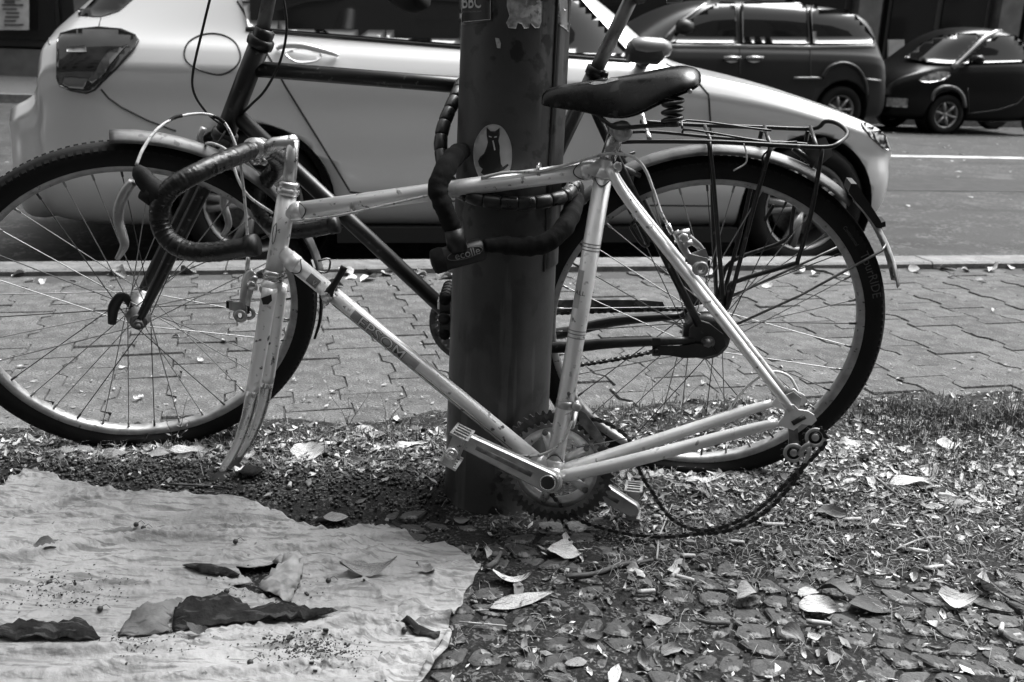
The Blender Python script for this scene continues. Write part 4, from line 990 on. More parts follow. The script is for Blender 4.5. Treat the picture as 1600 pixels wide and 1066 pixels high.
# lugs: slightly larger sleeves with a dark lining edge
def lug(a, c, L_, r=.0164):
    a, c = Vector(a), Vector(c); d = (c - a).normalized()
    bb_ = MB(); bb_.tube([a + d * .013, a + d * (L_ * .85), a + d * L_], [r, r, r - .0012], 20); bb_.build('lug', SILVER, fr)
    fz = (Lv - d * Lv.dot(d)).normalized(); up = fz.cross(d); q = MB(); pts = []
    for i in range(25):
        th = -1.5 + 3.0 * i / 24; pts.append(a + d * (L_ + .016 * math.cos(th) ** 2 - .004) + (fz * math.cos(th) + up * math.sin(th)) * .0153)
    q.tube(pts, .0009, 5); q.build('lug_lining', TRIM, fr)
lug(tt0, tt1, .030); lug(tt1, tt0, .034); lug(dt0, bb, .036); lug(bb, dt0, .040); lug(bb, stt, .030); lug(stt, bb, .030, .0170)
part('bottom_bracket', SILVER, fr, lambda b: b.tube([SB_.shift(bb, .034), SB_.shift(bb, -.034)], .0195, 22))
def mirs(name, m, pts, r, n=12, k=4, parent=None, **kw):
    tubepart(name, m, parent or fr, pts, r, n, k, **kw); tubepart(name, m, parent or fr, [SB_.m(p) for p in pts], r, n, k, **kw)
csE = P(1216, 660, .060)
mirs('chain_stay', SILVER, [SB_.shift(bb, .016) - Fv * .004, P(980, 722, .036), P(1150, 677, .054), csE], [.0112, .0115, .0098, .0072], 14)
mirs('seat_stay', SILVER, [P(951, 262, .0150), P(985, 318, .030), P(1100, 465, .050), P(1236, 640, .060)], [.0078, .0082, .0080, .0068], 14)
for sg in (1, -1):
    b = MB()
    o = [P(*q, .061) for q in ((1212, 664), (1225, 650), (1228, 634), (1240, 632), (1248, 640), (1262, 642), (1272, 648), (1276, 656), (1268, 664), (1252, 662), (1240, 672), (1228, 668))]
    if sg < 0: o = [SB_.m(q) for q in o]
    b.plate(o, Lv, .006); b.build('dropout', SILVER, fr)
part('dropout_slot', TRIM, fr, lambda b: b.tube([P(1238, 662, .0645), P(1258, 651, .0645)], .0042, 8, flat=.4, up=Lv))
part('seat_bolt', CHROME, fr, lambda b: (b.tube([P(964, 262, .018), P(964, 262, -.018)], .0085, 12), b.disc(P(965, 259, .021), Lv, .0072, .006, 6)))
tubepart('seat_post', CHROME, sv, [P(948, 255), P(967, 196)], .0134, 16)
# fork
ax_ = lambda q: q
cr = P(426, 440)
part('fork_crown', SILVER, fr, lambda b: (b.tube([cr - hd * .012, cr + hd * .012], [.0165, .019], 18), b.tube([cr + Lv * .026 + hd * .012, cr + hd * .004, cr - Lv * .026 + hd * .012], [.0125, .0165, .0125], 14)))
bl_n = [P(422, 450, .022), P(409, 530, .028), P(395, 610, .032), P(385, 655, .034), P(368, 700, .035), P(347, 735, .035)]
bl_n = catmull(bl_n, 6); rs = lerpl([.0138, .0132, .0122, .0105, .0085, .0066], len(bl_n)); kx = 12
for mm in (lambda p: p, SB_.m):
    q = MB(); q.tube([mm(p) for p in bl_n[:kx + 1]], rs[:kx + 1], 16); q.build('fork_blade', SILVER, fr)
    q = MB(); q.tube([mm(p) for p in bl_n[kx:]], [r * .985 for r in rs[kx:]], 16); q.build('fork_end', CHROME, fr)
    q = MB(); e_ = bl_n[-1]; q.plate([mm(P(*z, .035)) for z in ((352, 730), (346, 732), (332, 744), (330, 749), (336, 751), (342, 746), (350, 750), (354, 746), (349, 742), (354, 736))], Lv, .005); q.build('fork_dropout', STEEL, fr)
part('fork_decal', STICKB, fr, lambda b: b.plate([P(*q, .0385) for q in ((408, 466), (424, 460), (425, 470), (419, 476), (411, 476))], Lv, .001))
# stem and handlebar
sT = P(456, 222); clamp = P(402, 232)
part('stem', CHROME, sv, lambda b: (b.tube([hT - hd * .016, P(454, 262), sT - hd * .004], [.0118, .0118, .0122], 18), b.tube([sT - Fv * .008, P(430, 225), clamp - Fv * .014], [.0130, .0118, .0122], 16), b.ball(sT, .0128, 14), b.tube([clamp + Lv * .020, clamp - Lv * .020], .0185, 22), b.tube([clamp - Uv * .022 + Lv * .014, clamp - Uv * .022 - Lv * .014], .0065, 10), b.disc(P(412, 253, .016), Lv, .007, .006, 6)))
near = [clamp, P(378, 240, .055), P(348, 252, .110), P(315, 267, .155), P(284, 283, .182), P(262, 300, .190), P(250, 325, .190), P(252, 355, .190), P(270, 380, .190), P(300, 393, .190), P(345, 393, .190), P(398, 383, .190)]
nearS = catmull(near, 7)
barL = [SB_.m(p) for p in reversed(nearS)] + nearS[1:]
hb_ = empty('handlebar', (0, 0, 0), sv)
tubepart('bar', CHROME, hb_, [SB_.m(p) for p in reversed(nearS[:6])] + nearS[1:6], .0130, 14)
for mm in (lambda p: p, SB_.m):
    q = MB(); pts = [mm(p) for p in nearS[4:]]; dn = []
    for i in range(len(pts) - 1):
        for j in range(3): dn.append(pts[i].lerp(pts[i + 1], j / 3))
    dn.append(pts[-1]); q.tube(dn, [.0158 + (.0005 if i % 7 < 2 else 0) + .0007 * noise.noise((i * .31, 3, 1)) for i in range(len(dn))], 16); q.build('bar_tape', TAPE, hb_)
    q = MB(); e0, e1 = mm(near[-1]), mm(near[-2]); d = (e0 - e1).normalized(); q.tube([e0 - d * .012, e0 + d * .004], [.0175, .0175], 16); q.build('end_plug', PLASTIC, hb_)
    # hood and lever
    g = .190; hoodp = [P(258, 312, g), P(245, 300, g), P(232, 288, g), P(220, 272, g), P(213, 260, g)]
    q = MB(); q.tube([mm(p) for p in catmull(hoodp, 4)], lerpl([.018, .0205, .0185, .0165, .0155, .013, .006], 17), 14, flat=.85, up=Lv); q.tube([mm(P(240, 300, g)), mm(P(232, 308, g)), mm(P(222, 302, g))], [.016, .014, .010], 12); q.build('brake_hood', RUBBER, hb_)
    q = MB(); q.tube([mm(p) for p in catmull([P(208, 284, g), P(197, 298, g), P(187, 320, g), P(185, 345, g), P(192, 368, g), P(194, 385, g), P(183, 405, g)], 5)], [.007, .0085, .0085, .0078, .007, .0065, .004], 12, flat=1.15, up=Lv); q.build('brake_lever', ALLOY, hb_)
# cables
def cable(name, pts, r=.0026, m=CABLEW, k=6, parent=sv): return tubepart(name, m, parent, [P(*q) for q in pts], r, 8, k)
c1 = [(213, 258, .19), (224, 232, .17), (245, 203, .14), (275, 184, .10), (315, 178, .06), (345, 187, .04), (362, 212, .035), (374, 250, .035), (381, 300, .035), (386, 360, .03), (388, 398, .03)]
cable('brake_cable', c1)
for i0, i1 in (((262, 190, .115), (284, 181, .09)), ((333, 182, .05), (350, 192, .038))): tubepart('cable_tape', RUBBER, sv, [P(*i0), P((i0[0] + i1[0]) / 2, (i0[1] + i1[1]) / 2 - 2, (i0[2] + i1[2]) / 2), P(*i1)], .0031, 8, 3)
cable('brake_cable', [(330, 238, -.16), (322, 225, -.12), (338, 226, -.06), (358, 240, -.02), (372, 280, .0), (390, 308, .01), (426, 333, .02)])
cable('brake_cable', [(455, 345, .016), (500, 341, .017), (553, 332, .017), (668, 306, .017)], .0022)
cable('brake_cable', [(752, 278, .012), (790, 270, .014), (842, 268, .014), (890, 256, .014), (935, 243, .014), (962, 240, .018), (990, 246, .03), (1008, 265, .04), (1022, 300, .045), (1032, 330, .045), (1043, 352, .045)])
for px in ((553, 321), (843, 269)):
    d = (tt1 - tt0).normalized(); c = P(*px); part('cable_clip', CHROME, fr, lambda b: b.lathe(c, d, [(.0146, -.003), (.0160, -.003), (.0160, .003), (.0146, .003)], 20))
cable('gear_cable', [(812, 712, .016), (840, 712, .02), (868, 700, .024), (885, 680, .024), (893, 658, .02)], .0024)
cable('gear_cable', [(1138, 642, -.058), (1160, 612, -.06), (1185, 590, -.06), (1210, 581, -.06), (1232, 588, -.06), (1244, 606, -.06), (1247, 616, -.06)])
cable('gear_cable', [(900, 700, -.02), (1000, 680, -.05), (1138, 642, -.058)], .0010, STEEL, 3)
cable('gear_cable', [(520, 476, .017), (660, 588, .017), (800, 702, .017)], .0009, STEEL, 2)
# brakes
def caliper(root_px, pts_a, pts_b, pad, bolt, off=.03):
    e = empty('brake_caliper', (0, 0, 0), sv)
    tubepart('caliper_arm', ALLOY, e, [P(*q) for q in pts_a], [.0065, .007, .006, .0055], 10, 4, flat=.6, up=Lv)
    tubepart('caliper_arm', ALLOY, e, [P(*q) for q in pts_b], [.0065, .007, .006, .0055], 10, 4, flat=.6, up=Lv)
    part('brake_pad', RUBBER, e, lambda b: b.box(P(*pad[:2], pad[2]), Fv * .020 + Uv * .004, Uv * .006, Lv * .005))
    part('pad_holder', ALLOY, e, lambda b: (b.box(P(*pad[:2], pad[2] + .008), Fv * .016 + Uv * .003, Uv * .0085, Lv * .002), ringband(b, P(pad[0] + 2, pad[1] + 12, pad[2] + .012), Lv, .006, .011, .005, 18)))
    part('caliper_bolt', CHROME, e, lambda b: (b.tube([P(*bolt, -.01), P(*bolt, .045)], .0045, 8), b.disc(P(*bolt, .046), Lv, .0085, .007, 6), b.tube([P(bolt[0] - 14, bolt[1] + 4, .03), P(bolt[0] + 8, bolt[1] + 4, .03)], .005, 8)))
    return e
fc_ = caliper(None, [(396, 424, .03), (386, 432, .035), (381, 455, .042), (378, 486, .046)], [(398, 432, .01), (392, 450, .0), (388, 465, -.02), (386, 484, -.03)], (372, 480, .036), (393, 446))
tubepart('adjuster', CHROME, fc_, [P(388, 398, .03), P(386, 425, .03)], .0038, 10)
cable('brake_wire', [(387, 425, .03), (382, 455, .035), (376, 482, .045)], .0009, STEEL, 2, fc_)
part('pad_plate', ALLOY, fc_, lambda b: (b.plate([P(*q, .05) for q in ((363, 472), (380, 472), (380, 485), (363, 485))], Lv, .003), ringband(b, P(376, 494, .052), Lv, .006, .0115, .005, 16), ringband(b, P(389, 490, .03), Lv, .006, .0115, .005, 16)))
rc_ = caliper(None, [(1055, 362, .03), (1062, 375, .035), (1072, 395, .04), (1090, 418, .044)], [(1065, 362, .01), (1076, 372, .0), (1092, 385, -.02), (1100, 398, -.03)], (1090, 408, .036), (1068, 372))
tubepart('adjuster', CHROME, rc_, [P(1043, 350, .045), P(1050, 366, .042)], .0042, 10)
part('pad_plate', ALLOY, rc_, lambda b: (b.plate([P(*q, .03) for q in ((1080, 396), (1102, 388), (1108, 404), (1088, 412))], Lv, .003), ringband(b, P(1096, 420, .05), Lv, .006, .0115, .005, 16), b.tube([P(1056, 368, .035), P(1078, 362, .035)], .006, 10), b.tube([P(1068, 384, .04), P(1082, 378, .04)], .005, 10)))
# shift lever on the down tube
dtd = (bb - dt0).normalized(); sp = P(513, 458, .0)
part('shift_clamp', CHROME, sv, lambda b: (b.lathe(P(516, 456), dtd, [(.0152, -.006), (.0166, -.006), (.0166, .006), (.0152, .006)], 20), b.tube([P(511, 462, .015), P(511, 462, .026)], .0115, 16), b.disc(P(511, 462, .028), Lv, .0065, .006, 10), b.tube([P(509, 473, .012), P(509, 473, .02)], .006, 10)))
tubepart('shift_lever', PLASTIC, sv, [P(513, 460, .026), P(521, 446, .028), P(530, 432, .030), P(538, 417, .030)], [.0085, .006, .0055, .0065], 10, 3, flat=.6, up=Lv)
# decals
BAND = mat('decal_band', .30, .45, .3, var=(30, .3))
q0, q1 = P(571, 500), P(650, 563)
bn = MB(); dvec = dtd; fz = (Lv - dvec * Lv.dot(dvec)).normalized(); upv = fz.cross(dvec)
ln = (P(655, 570) - P(555, 487)).length; a_ = dt0 + dvec * ((P(555, 487) - dt0).dot(dvec))
vs = []; 
for i in range(2):
    for j in range(13): th = -.75 + 1.35 * j / 12; vs.append(a_ + dvec * ln * i + (fz * math.cos(th) + upv * math.sin(th)) * .01535)
bn.add(vs, [(j, j + 1, 14 + j, 13 + j) for j in range(12)]); bn.build('decal_band', BAND, fr)
stx = ((P(566, 495) - dt0).dot(dvec))
tube_text(fr, 'EPSOM', dt0, bb, .0150, Lv, .0250, .0008, mat('decal_dark', .04, .5), stx, .035, stretch=1.34)
tube_text(fr, 'EPSOM', dt0, bb, .0150, Lv, .0250, .0013, mat('decal_light', .55, .45), stx, .0, stretch=1.34)
part('maker_label', STICKG, fr, lambda b: b.add([dt0 + dvec * (((P(487, 430) - dt0).dot(dvec)) + .022 * i) + (fz * math.cos(t) + upv * math.sin(t)) * .0154 for i in range(2) for t in (-.5, -.2, .1, .4, .7)], [(j, j + 1, 6 + j, 5 + j) for j in range(4)]))
tube_text(fr, 'V', dt0, bb, .0150, Lv, .012, .0009, STICKW, (P(491, 433) - dt0).dot(dvec) + .006)
sd_ = (stt - bb).normalized(); fs2 = (Lv - sd_ * Lv.dot(sd_)).normalized(); us = fs2.cross(sd_)
def seatband(px, m, w, a0=-1.5, a1=1.5):
    c = bb + sd_ * ((P(*px) - bb).dot(sd_)); q = MB(); q.add([c + sd_ * w * i + (fs2 * math.cos(t) + us * math.sin(t)) * .01535 for i in range(2) for t in np.linspace(a0, a1, 13)], [(j, j + 1, 14 + j, 13 + j) for j in range(12)]); return q.build('decal_band', m, fr)
for py in (382, 387, 392, 517, 522, 528): seatband((927 - (py - 382) * .16, py), BAND if py % 5 else TRIM, .0018)
seatband((903, 480), STICKW, .065, .25, 1.15)
tube_text(fr, 'ALL', P(903, 458) - us * 0, P(903, 458) + us, .3, fs2 , .010, .0, STICKB) if False else None
sq = bb + sd_ * ((P(905, 459) - bb).dot(sd_)); V_, F_ = text2d('ALL'); q = MB()
q.add([sq + sd_ * (y * .011) + (fs2 * math.cos(.95 - x * .011 / .015 * 1.0) + us * math.sin(.95 - x * .011 / .015 * 1.0)) * .0160 for x, y in V_], F_, False); q.build('lettering', STICKB, fr)
# head badge: thin crest outline
q = MB(); fh = (Lv - hd * Lv.dot(hd)).normalized(); uh = fh.cross(hd); hc = hT.lerp(hB, .5)
for lp in ([(-.018, .3), (-.010, .55), (.004, .6), (.016, .45), (.020, .3), (.014, .15), (0, .12), (-.012, .18)],): q.tube([hc + hd * a + (fh * math.cos(-t) + uh * math.sin(-t)) * .0171 for a, t in lp], .0006, 5, closed=True)
q.build('head_badge', TRIM, fr)
# crankset
ringc = SB_.shift(bb, -.046)
cs = empty('crankset', (0, 0, 0), sv)
part('spindle', STEEL, cs, lambda b: b.tube([SB_.shift(bb, .062), SB_.shift(bb, -.06)], .009, 12))
part('bearing_cup', CHROME, cs, lambda b: b.lathe(SB_.shift(bb, .034), Lv, [(.008, .008), (.018, .008), (.021, .004), (.021, -.002), (.018, -.004)], 22))
q = MB(); toothed(q, ringc, Lv, .082, .1065, 52, .0032); q.build('outer_chainring', mat('dirty_chainring', .055, .5, .4, var=(60, .5), specks=(50, .63, .45)), cs)
q = MB(); toothed(q, ringc + Lv * .008, Lv, .076, .088, 42, .003); q.build('inner_chainring', STEEL, cs)
q = MB(); ringband(q, ringc - Lv * .003, Lv, .058, .079, .005, 56); ringband(q, ringc - Lv * .003, Lv, .012, .026, .012, 30)
for i in range(5):
    a = 2 * math.pi * i / 5 + .35; d = Uv * math.cos(a) + Fv * math.sin(a); q.tube([ringc + d * .02, ringc + d * .045, ringc + d * .066], [.011, .008, .0085], 10, flat=.6, up=Lv)
q.build('spider', mat('bright_spider', .62, .4, .6, var=(40, .25), specks=(120, .68, .1)), cs)
for i in range(5):
    a = 2 * math.pi * i / 5 + .35; d = Uv * math.cos(a) + Fv * math.sin(a); part('ring_bolt', STEEL, cs, lambda b: b.disc(ringc + d * .067 + Lv * .004, Lv, .0055, .008, 10))
cL0, cL1 = P(857, 752, .062), P(722, 686, .070)
def crank(c0, c1, ol):
    c0, c1 = Vector(c0), Vector(c1); d = (c1 - c0).normalized(); w = d.cross(Lv).normalized(); q = MB()
    def outline(s0, s1, e0, e1):
        o = []
        for i in range(13): a = math.pi / 2 + math.pi * i / 12; o.append(c0 + d * (math.cos(a) * s0) + w * math.sin(a) * s0)
        for i in range(13): a = -math.pi / 2 + math.pi * i / 12; o.append(c1 + d * math.cos(a) * s1 + w * math.sin(a) * s1)
        return o
    o = outline(.0195, .0145, 0, 0); n = len(o); mid = [c0 + d * .0] ; ins = outline(.0170, .0120, 0, 0)
    vs = [p - Lv * .007 * ol for p in o] + [p + Lv * .004 * ol for p in o] + [p + Lv * .0075 * ol for p in ins]; fs = []
    for k in range(2):
        for i in range(n): fs.append((k * n + i, k * n + (i + 1) % n, (k + 1) * n + (i + 1) % n, (k + 1) * n + i))
    fs += [tuple(range(2 * n, 3 * n)), tuple(range(n - 1, -1, -1))]; q.add(vs, fs, False); cr_ = q.build('crank', ALLOY, cs); fix_normals(cr_)
    g0, g1 = c0 + d * .030, c1 - d * .028
    part('crank_flute', mat('flute_dark_alloy', .16, .55, .5, var=(80, .5)), cr_, lambda b: b.tube([g0 + Lv * .0072 * ol, g1 + Lv * .0072 * ol], [.0050, .0042], 10, flat=.25, up=Lv))  # flute drawn as a darker alloy strip along the crank
    part('crank_cap', TRIM, cr_, lambda b: b.disc(c0 + Lv * .0085 * ol, Lv, .0122, .003, 22))
    part('cap_rim', CHROME, cr_, lambda b: ringband(b, c0 + Lv * .009 * ol, Lv, .0115, .0140, .0025, 26))
crank(cL0, cL1, 1)
cr0 = SB_.shift(bb, -.064); cr1 = P(987, 795, -.070); crank(cr0, cr1, 1)
pedal(cs, cL1, Lv, Fv + Uv * .4, Uv - Fv * .35)
pedal(cs, cr1, -Lv, Fv, Uv)
# front derailleur
part('front_derailleur', ALLOY, sv, lambda b: (b.lathe(P(884, 631), sd_, [(.0153, -.007), (.0172, -.006), (.0172, .006), (.0153, .007)], 20), b.tube([P(898, 628, .005), P(903, 640, .01)], .009, 10), b.disc(P(901, 636, .022), Lv, .008, .010, 12), b.tube([P(900, 640, -.01), P(896, 660, .0), P(893, 668, .01)], .005, 8)))
part('derailleur_cage', STEEL, sv, lambda b: [b.plate([P(*q, o) for q in ((905, 640), (915, 646), (935, 672), (945, 690), (940, 697), (925, 684), (905, 660))], Lv, .0015) for o in (-.036, -.054)])
# rear derailleur
rd = empty('rear_derailleur', (0, 0, 0), sv)
o_r = -.062
part('hanger_arm', STEEL, rd, lambda b: b.plate([P(*q, o_r + .01) for q in ((1232, 664), (1246, 668), (1248, 700), (1240, 704), (1232, 696))], Lv, .012))
part('cable_anchor', ALLOY, rd, lambda b: b.plate([P(*q, .050) for q in ((1228, 634), (1248, 638), (1252, 622), (1240, 612), (1226, 618))], Lv, .004))
part('knuckle', ALLOY, rd, lambda b: (ringband(b, P(1218, 603, -.06), Lv, .004, .0075, .004, 18), b.tube([P(1222, 615, -.06), P(1240, 610, -.06), P(1248, 618, -.06), P(1244, 630, -.06)], .006, 8), b.disc(P(1238, 627, -.055), Lv, .011, .008, 14)))
for (px, py) in ((1240, 708), (1274, 684)):
    q = MB(); toothed(q, P(px, py, o_r + .012), Lv, .008, .0225, 11, .004); ringband(q, P(px, py, o_r + .012), Lv, .002, .010, .007, 16); q.build('jockey_wheel', PLASTIC, rd)
    q = MB(); ringband(q, P(px, py, o_r + .020), Lv, .0115, .0175, .002, 26); q.disc(P(px, py, o_r + .021), Lv, .0065, .003, 12); q.build('cage_ring', ALLOY, rd)
part('cage_arm', ALLOY, rd, lambda b: (b.tube([P(1248, 712, o_r + .02), P(1256, 700, o_r + .02), P(1266, 692, o_r + .02)], .005, 8, flat=.5, up=Lv), b.tube([P(1250, 716, o_r + .02), P(1258, 722, o_r + .02), P(1264, 708, o_r + .02), P(1262, 698, o_r + .02)], .004, 8, flat=.5, up=Lv)))
# slack chain
chn = empty('chain', (0, 0, 0), sv); o_c = -.046
def gl(px, py, o): 
    p = P(px, py, o); 
    zz = gz(p.x, p.y) + .004
    if p.z < zz: g = gpt(px, py, zz); return g
    return p
chain_links(chn, catmull([gl(*q, o_c) for q in ((905, 655), (930, 655), (955, 664), (980, 682), (988, 700), (992, 716), (1006, 748), (1022, 772), (1040, 800), (1062, 818), (1095, 828), (1130, 822), (1170, 805), (1205, 778), (1240, 742), (1262, 722), (1284, 700), (1290, 686), (1284, 672), (1274, 667))], 6), Lv)
chain_links(chn, catmull([gl(*q, o_c) for q in ((862, 772), (882, 795), (906, 812), (940, 824), (985, 834), (1040, 838), (1085, 834), (1130, 830), (1165, 818), (1200, 796), (1232, 762), (1252, 735), (1258, 722))], 6), Lv)
# saddle: leather cover on a spring frame
sdl = empty('saddle', (0, 0, 0), sv)
st_ = [(847, 150, 163, .017), (850, 143, 166, .023), (860, 137, 168, .026), (882, 132, 171, .028), (915, 127, 176, .031), (950, 122, 186, .040), (985, 117, 185, .056), (1018, 110, 168, .072), (1050, 103, 152, .082), (1075, 102, 143, .080), (1090, 108, 136, .064), (1096, 116, 130, .040)]
secs = []; nn = 18
for (x, yt, yb, hw) in st_:
    top, bot = P(x, yt), P(x, yb); hgt = (top - bot).length; ring = []
    for j in range(nn):
        t = j / (nn - 1); a = -math.pi / 2 + math.pi * t      # left edge over the crown to the right edge
        s_ = math.sin(a); ring.append((s_, abs(s_)))
    row = []
    for (s_, ab) in ring:
        drop = ab ** 2.6
        row.append(top.lerp(bot, drop) + Lv * (-s_) * hw * (1 - .12 * drop ** 4))
    secs.append(row)
vs = [p for r in secs for p in r]; fs = [(i * nn + j, (i + 1) * nn + j, (i + 1) * nn + j + 1, i * nn + j + 1) for i in range(len(secs) - 1) for j in range(nn - 1)]
fs += [tuple(j for j in range(nn)), tuple((len(secs) - 1) * nn + j for j in range(nn - 1, -1, -1))]
q = MB(); q.add(vs, fs); so = q.build('saddle_cover', LEATHER, sdl); fix_normals(so)
m1 = so.modifiers.new('s', 'SOLIDIFY'); m1.thickness = .004; m2 = so.modifiers.new('u', 'SUBSURF'); m2.levels = m2.render_levels = 2
SADBV = bvh_of(so)
panel(SADBV, [(918, 127), (930, 124), (948, 122), (964, 121), (967, 125), (956, 128), (944, 131), (928, 133), (920, 131)], 3, .0006, 'tape_patch', mat('saddle_tape', .10, .3, 0, var=(70, .6), bump=(160, .6)), sdl, .001)
part('saddle_clamp', ALLOY, sdl, lambda b: (b.tube([P(966, 202, .026), P(966, 202, -.026)], .0125, 16), b.lathe(P(972, 205, .027), Lv, [(1e-3, .006), (.010, .006), (.016, .002), (.017, -.004), (.012, -.006)], 20), b.disc(P(972, 205, .034), Lv, .0068, .005, 6), b.tube([P(962, 192), P(964, 212)], .0145, 16)))
for sg in (1, -1):
    o = .036 * sg
    tubepart('saddle_rail', BLACKP, sdl, [P(930, 176, o * .6), P(948, 192, o * .9), P(966, 200, o), P(1010, 197, o * 1.2), P(1050, 195, o * 1.5)], .0036, 8, 4)
    cb, ct = P(1050, 194, o * 1.5), P(1052, 150, o * 1.6); ud = (ct - cb).normalized(); xx = ud.orthogonal().normalized(); yy = ud.cross(xx); pts = []
    for i in range(61): a = 2 * math.pi * 3.4 * i / 60; pts.append(cb + (ct - cb) * (i / 60) + (xx * math.cos(a) + yy * math.sin(a)) * (.015 if i > 6 else .011))
    tubepart('saddle_spring', BLACKP, sdl, pts, .0032, 8)
    part('spring_seat', BLACKP, sdl, lambda b: b.tube([cb - ud * .004, cb + ud * .008], .011, 12))
part('cover_rivet', CHROME, sdl, lambda b: b.disc(P(1078, 143, .062), Lv, .004, .006, 10))

# ================================================================== LOCKS
def dpt(px, py, y): return ypt(px, py, y)
def sleeve(pts, rs):
    pt = catmull(pts, 10); rr = lerpl(rs, len(pt)); b = MB(); b.tube(pt, [r * .93 + .0020 * noise.noise((i * .38, r * 300, 2)) for i, r in enumerate(rr)], 18)
    b.v = [tuple(Vector(v) * (1 + .0011 * noise.noise(Vector(v) * 75))) for v in b.v]; return b.build('sleeve', FABRIC, lk)
lk = empty('sleeved_chain_lock', (-.1, 1.62, .0)); tag(lk, 'heavy chain lock in a black fabric sleeve joining the silver frame to the pole', 'lock')
sleeve([dpt(714, 378, 1.63), dpt(706, 355, 1.625), dpt(694, 325, 1.62), dpt(684, 295, 1.625), dpt(694, 268, 1.64), dpt(710, 244, 1.675), dpt(722, 236, 1.72)], [.0150, .0165, .0170, .0180, .0185, .0180, .016])
sleeve([dpt(757, 384, 1.63), dpt(785, 383, 1.64), dpt(820, 386, 1.645), dpt(852, 380, 1.655), dpt(878, 360, 1.675), dpt(892, 335, 1.71), dpt(898, 312, 1.75), dpt(897, 290, 1.79), dpt(880, 280, 1.92)], [.012, .0165, .0170, .0185, .0175, .0185, .0175, .0165, .016])
d0, d1 = dpt(676, 410, 1.622), dpt(758, 388, 1.640); dd = (d1 - d0).normalized()
q = MB(); q.tube([d0, d0 + dd * .004, d0 + dd * .016, d0.lerp(d1, .25), d0.lerp(d1, .6), d1 - dd * .006, d1], [.0175, .0205, .0205, .0195, .0195, .019, .015], 22); lb = q.build('lock_body', PLASTIC, lk)
part('lock_cap', RUBBER, lk, lambda b: b.lathe(d0 + dd * .002, dd, [(1e-3, -.004), (.012, -.004), (.0185, -.002), (.0212, .002), (.0212, .016), (.0205, .018)], 22))
part('keyhole', TRIM, lk, lambda b: b.disc(d0 - dd * .002, dd, .008, .002, 14))
part('shackle_collar', PLASTIC, lk, lambda b: b.tube([dpt(716, 392, 1.625), dpt(709, 358, 1.625)], [.0175, .0160], 16))
tube_text(lk, 'ecolle', d0, d1, .0198, (CAM - d0).normalized(), .0185, .0006, mat('lock_print', .20, .5), .036)
q = MB(); fzz = (CAM - d0); fzz = (fzz - dd * fzz.dot(dd)).normalized(); upz = fzz.cross(dd); el = []
for i in range(40): a = 2 * math.pi * i / 40; th = .42 * math.sin(a); el.append(d0 + dd * (.054 + .030 * math.cos(a)) + (fzz * math.cos(th) + upz * math.sin(th)) * .0198)
q.tube(el, .0006, 5, closed=True); q.build('badge_outline', mat('outline_grey', .08, .5), lk)
ak = empty('armoured_cable_lock', (-.1, 1.7, 0)); tag(ak, 'segmented armoured cable lock looped from the black top tube round the pole', 'lock')
ap = catmull([dpt(722, 128, 1.88), dpt(712, 152, 1.83), dpt(697, 185, 1.79), dpt(689, 215, 1.765), dpt(690, 245, 1.745), dpt(700, 280, 1.715), dpt(722, 302, 1.685), dpt(760, 314, 1.670), dpt(820, 318, 1.672), dpt(865, 312, 1.69), dpt(888, 303, 1.715), dpt(897, 288, 1.75), dpt(892, 270, 1.82)], 8)
tubepart('cable_core', RUBBER, ak, ap, .0088, 12)
acc = [0]
for i in range(1, len(ap)): acc.append(acc[-1] + (ap[i] - ap[i - 1]).length)
def apt(d):
    i = max(1, min(len(ap) - 1, int(np.searchsorted(acc, d)))); return ap[i - 1].lerp(ap[i], (d - acc[i - 1]) / max(1e-9, acc[i] - acc[i - 1]))
ARM = mat('cable_armour', .014, .34, 0, var=(40, .5))
d = .004
while d < acc[-1] - .02:
    c0, c1 = apt(d), apt(d + .0285); c2 = apt(d + .01425); q = MB(); q.tube([c0, c0.lerp(c2, .2), c2, c2.lerp(c1, .8), c1], [.0108, .0119, .0122, .0119, .0108], 12); q.build('armour_segment', ARM, ak); d += .0290
part('end_ferrule', ALLOY, ak, lambda b: b.tube([dpt(884, 305, 1.71), dpt(894, 296, 1.735), dpt(897, 286, 1.75)], .0128, 14))

# ================================================================== TORN SHEET
def ridge(v): return (1 - min(1, abs(v))) ** 6
def sheet_z(x, y):
    q = x * .96 + y * .28; r = -x * .28 + y * .96            # folds run mostly across the picture
    wob = .05 * fbm(x, y, 5, 2, 21.)
    a, c = .008 + .006 * fbm(x, y, 3.5, 2, 11.), gz(x, y) + .003
    k = sstep(-.012, .012, c - a); z = a * (1 - k) + c * k
    z += .0130 * ridge(fbm(q * .8, (r + wob) * 13, 1.0, 2, 2.) * 1.7) + .0090 * ridge(fbm(q * 1.5, (r + wob) * 30, 1.0, 2, 6.) * 1.6) + .0026 * ridge(fbm(q * 4, (r + wob) * 60, 1.0, 2, 16.) * 1.5)
    z += sstep(-.40, -.10, x) * .0090 * ridge(fbm(x, y, 13, 2, 8.) * 2.0) + .0007 * fbm(x, y, 90, 2, 4.)
    return z
out_px = [(-180, 850), (-60, 800), (0, 776), (25, 755), (50, 745), (75, 752), (110, 764), (200, 776), (300, 784), (380, 790), (450, 812), (520, 826), (560, 832), (600, 826), (640, 838), (680, 846), (720, 856), (740, 872), (751, 886), (742, 903), (728, 915), (722, 940), (712, 957), (700, 975), (697, 992), (683, 1012), (668, 1030), (655, 1050), (640, 1066), (610, 1110), (400, 1180), (100, 1200), (-180, 1200)]
poly = [(gpt(x, y, .015).x, gpt(x, y, .015).y) for x, y in spline2(out_px, 3, True)]
poly = [(x + .0022 * noise.noise((x * 70, y * 70, 1)), y + .0022 * noise.noise((x * 70, y * 70, 5))) for x, y in poly]
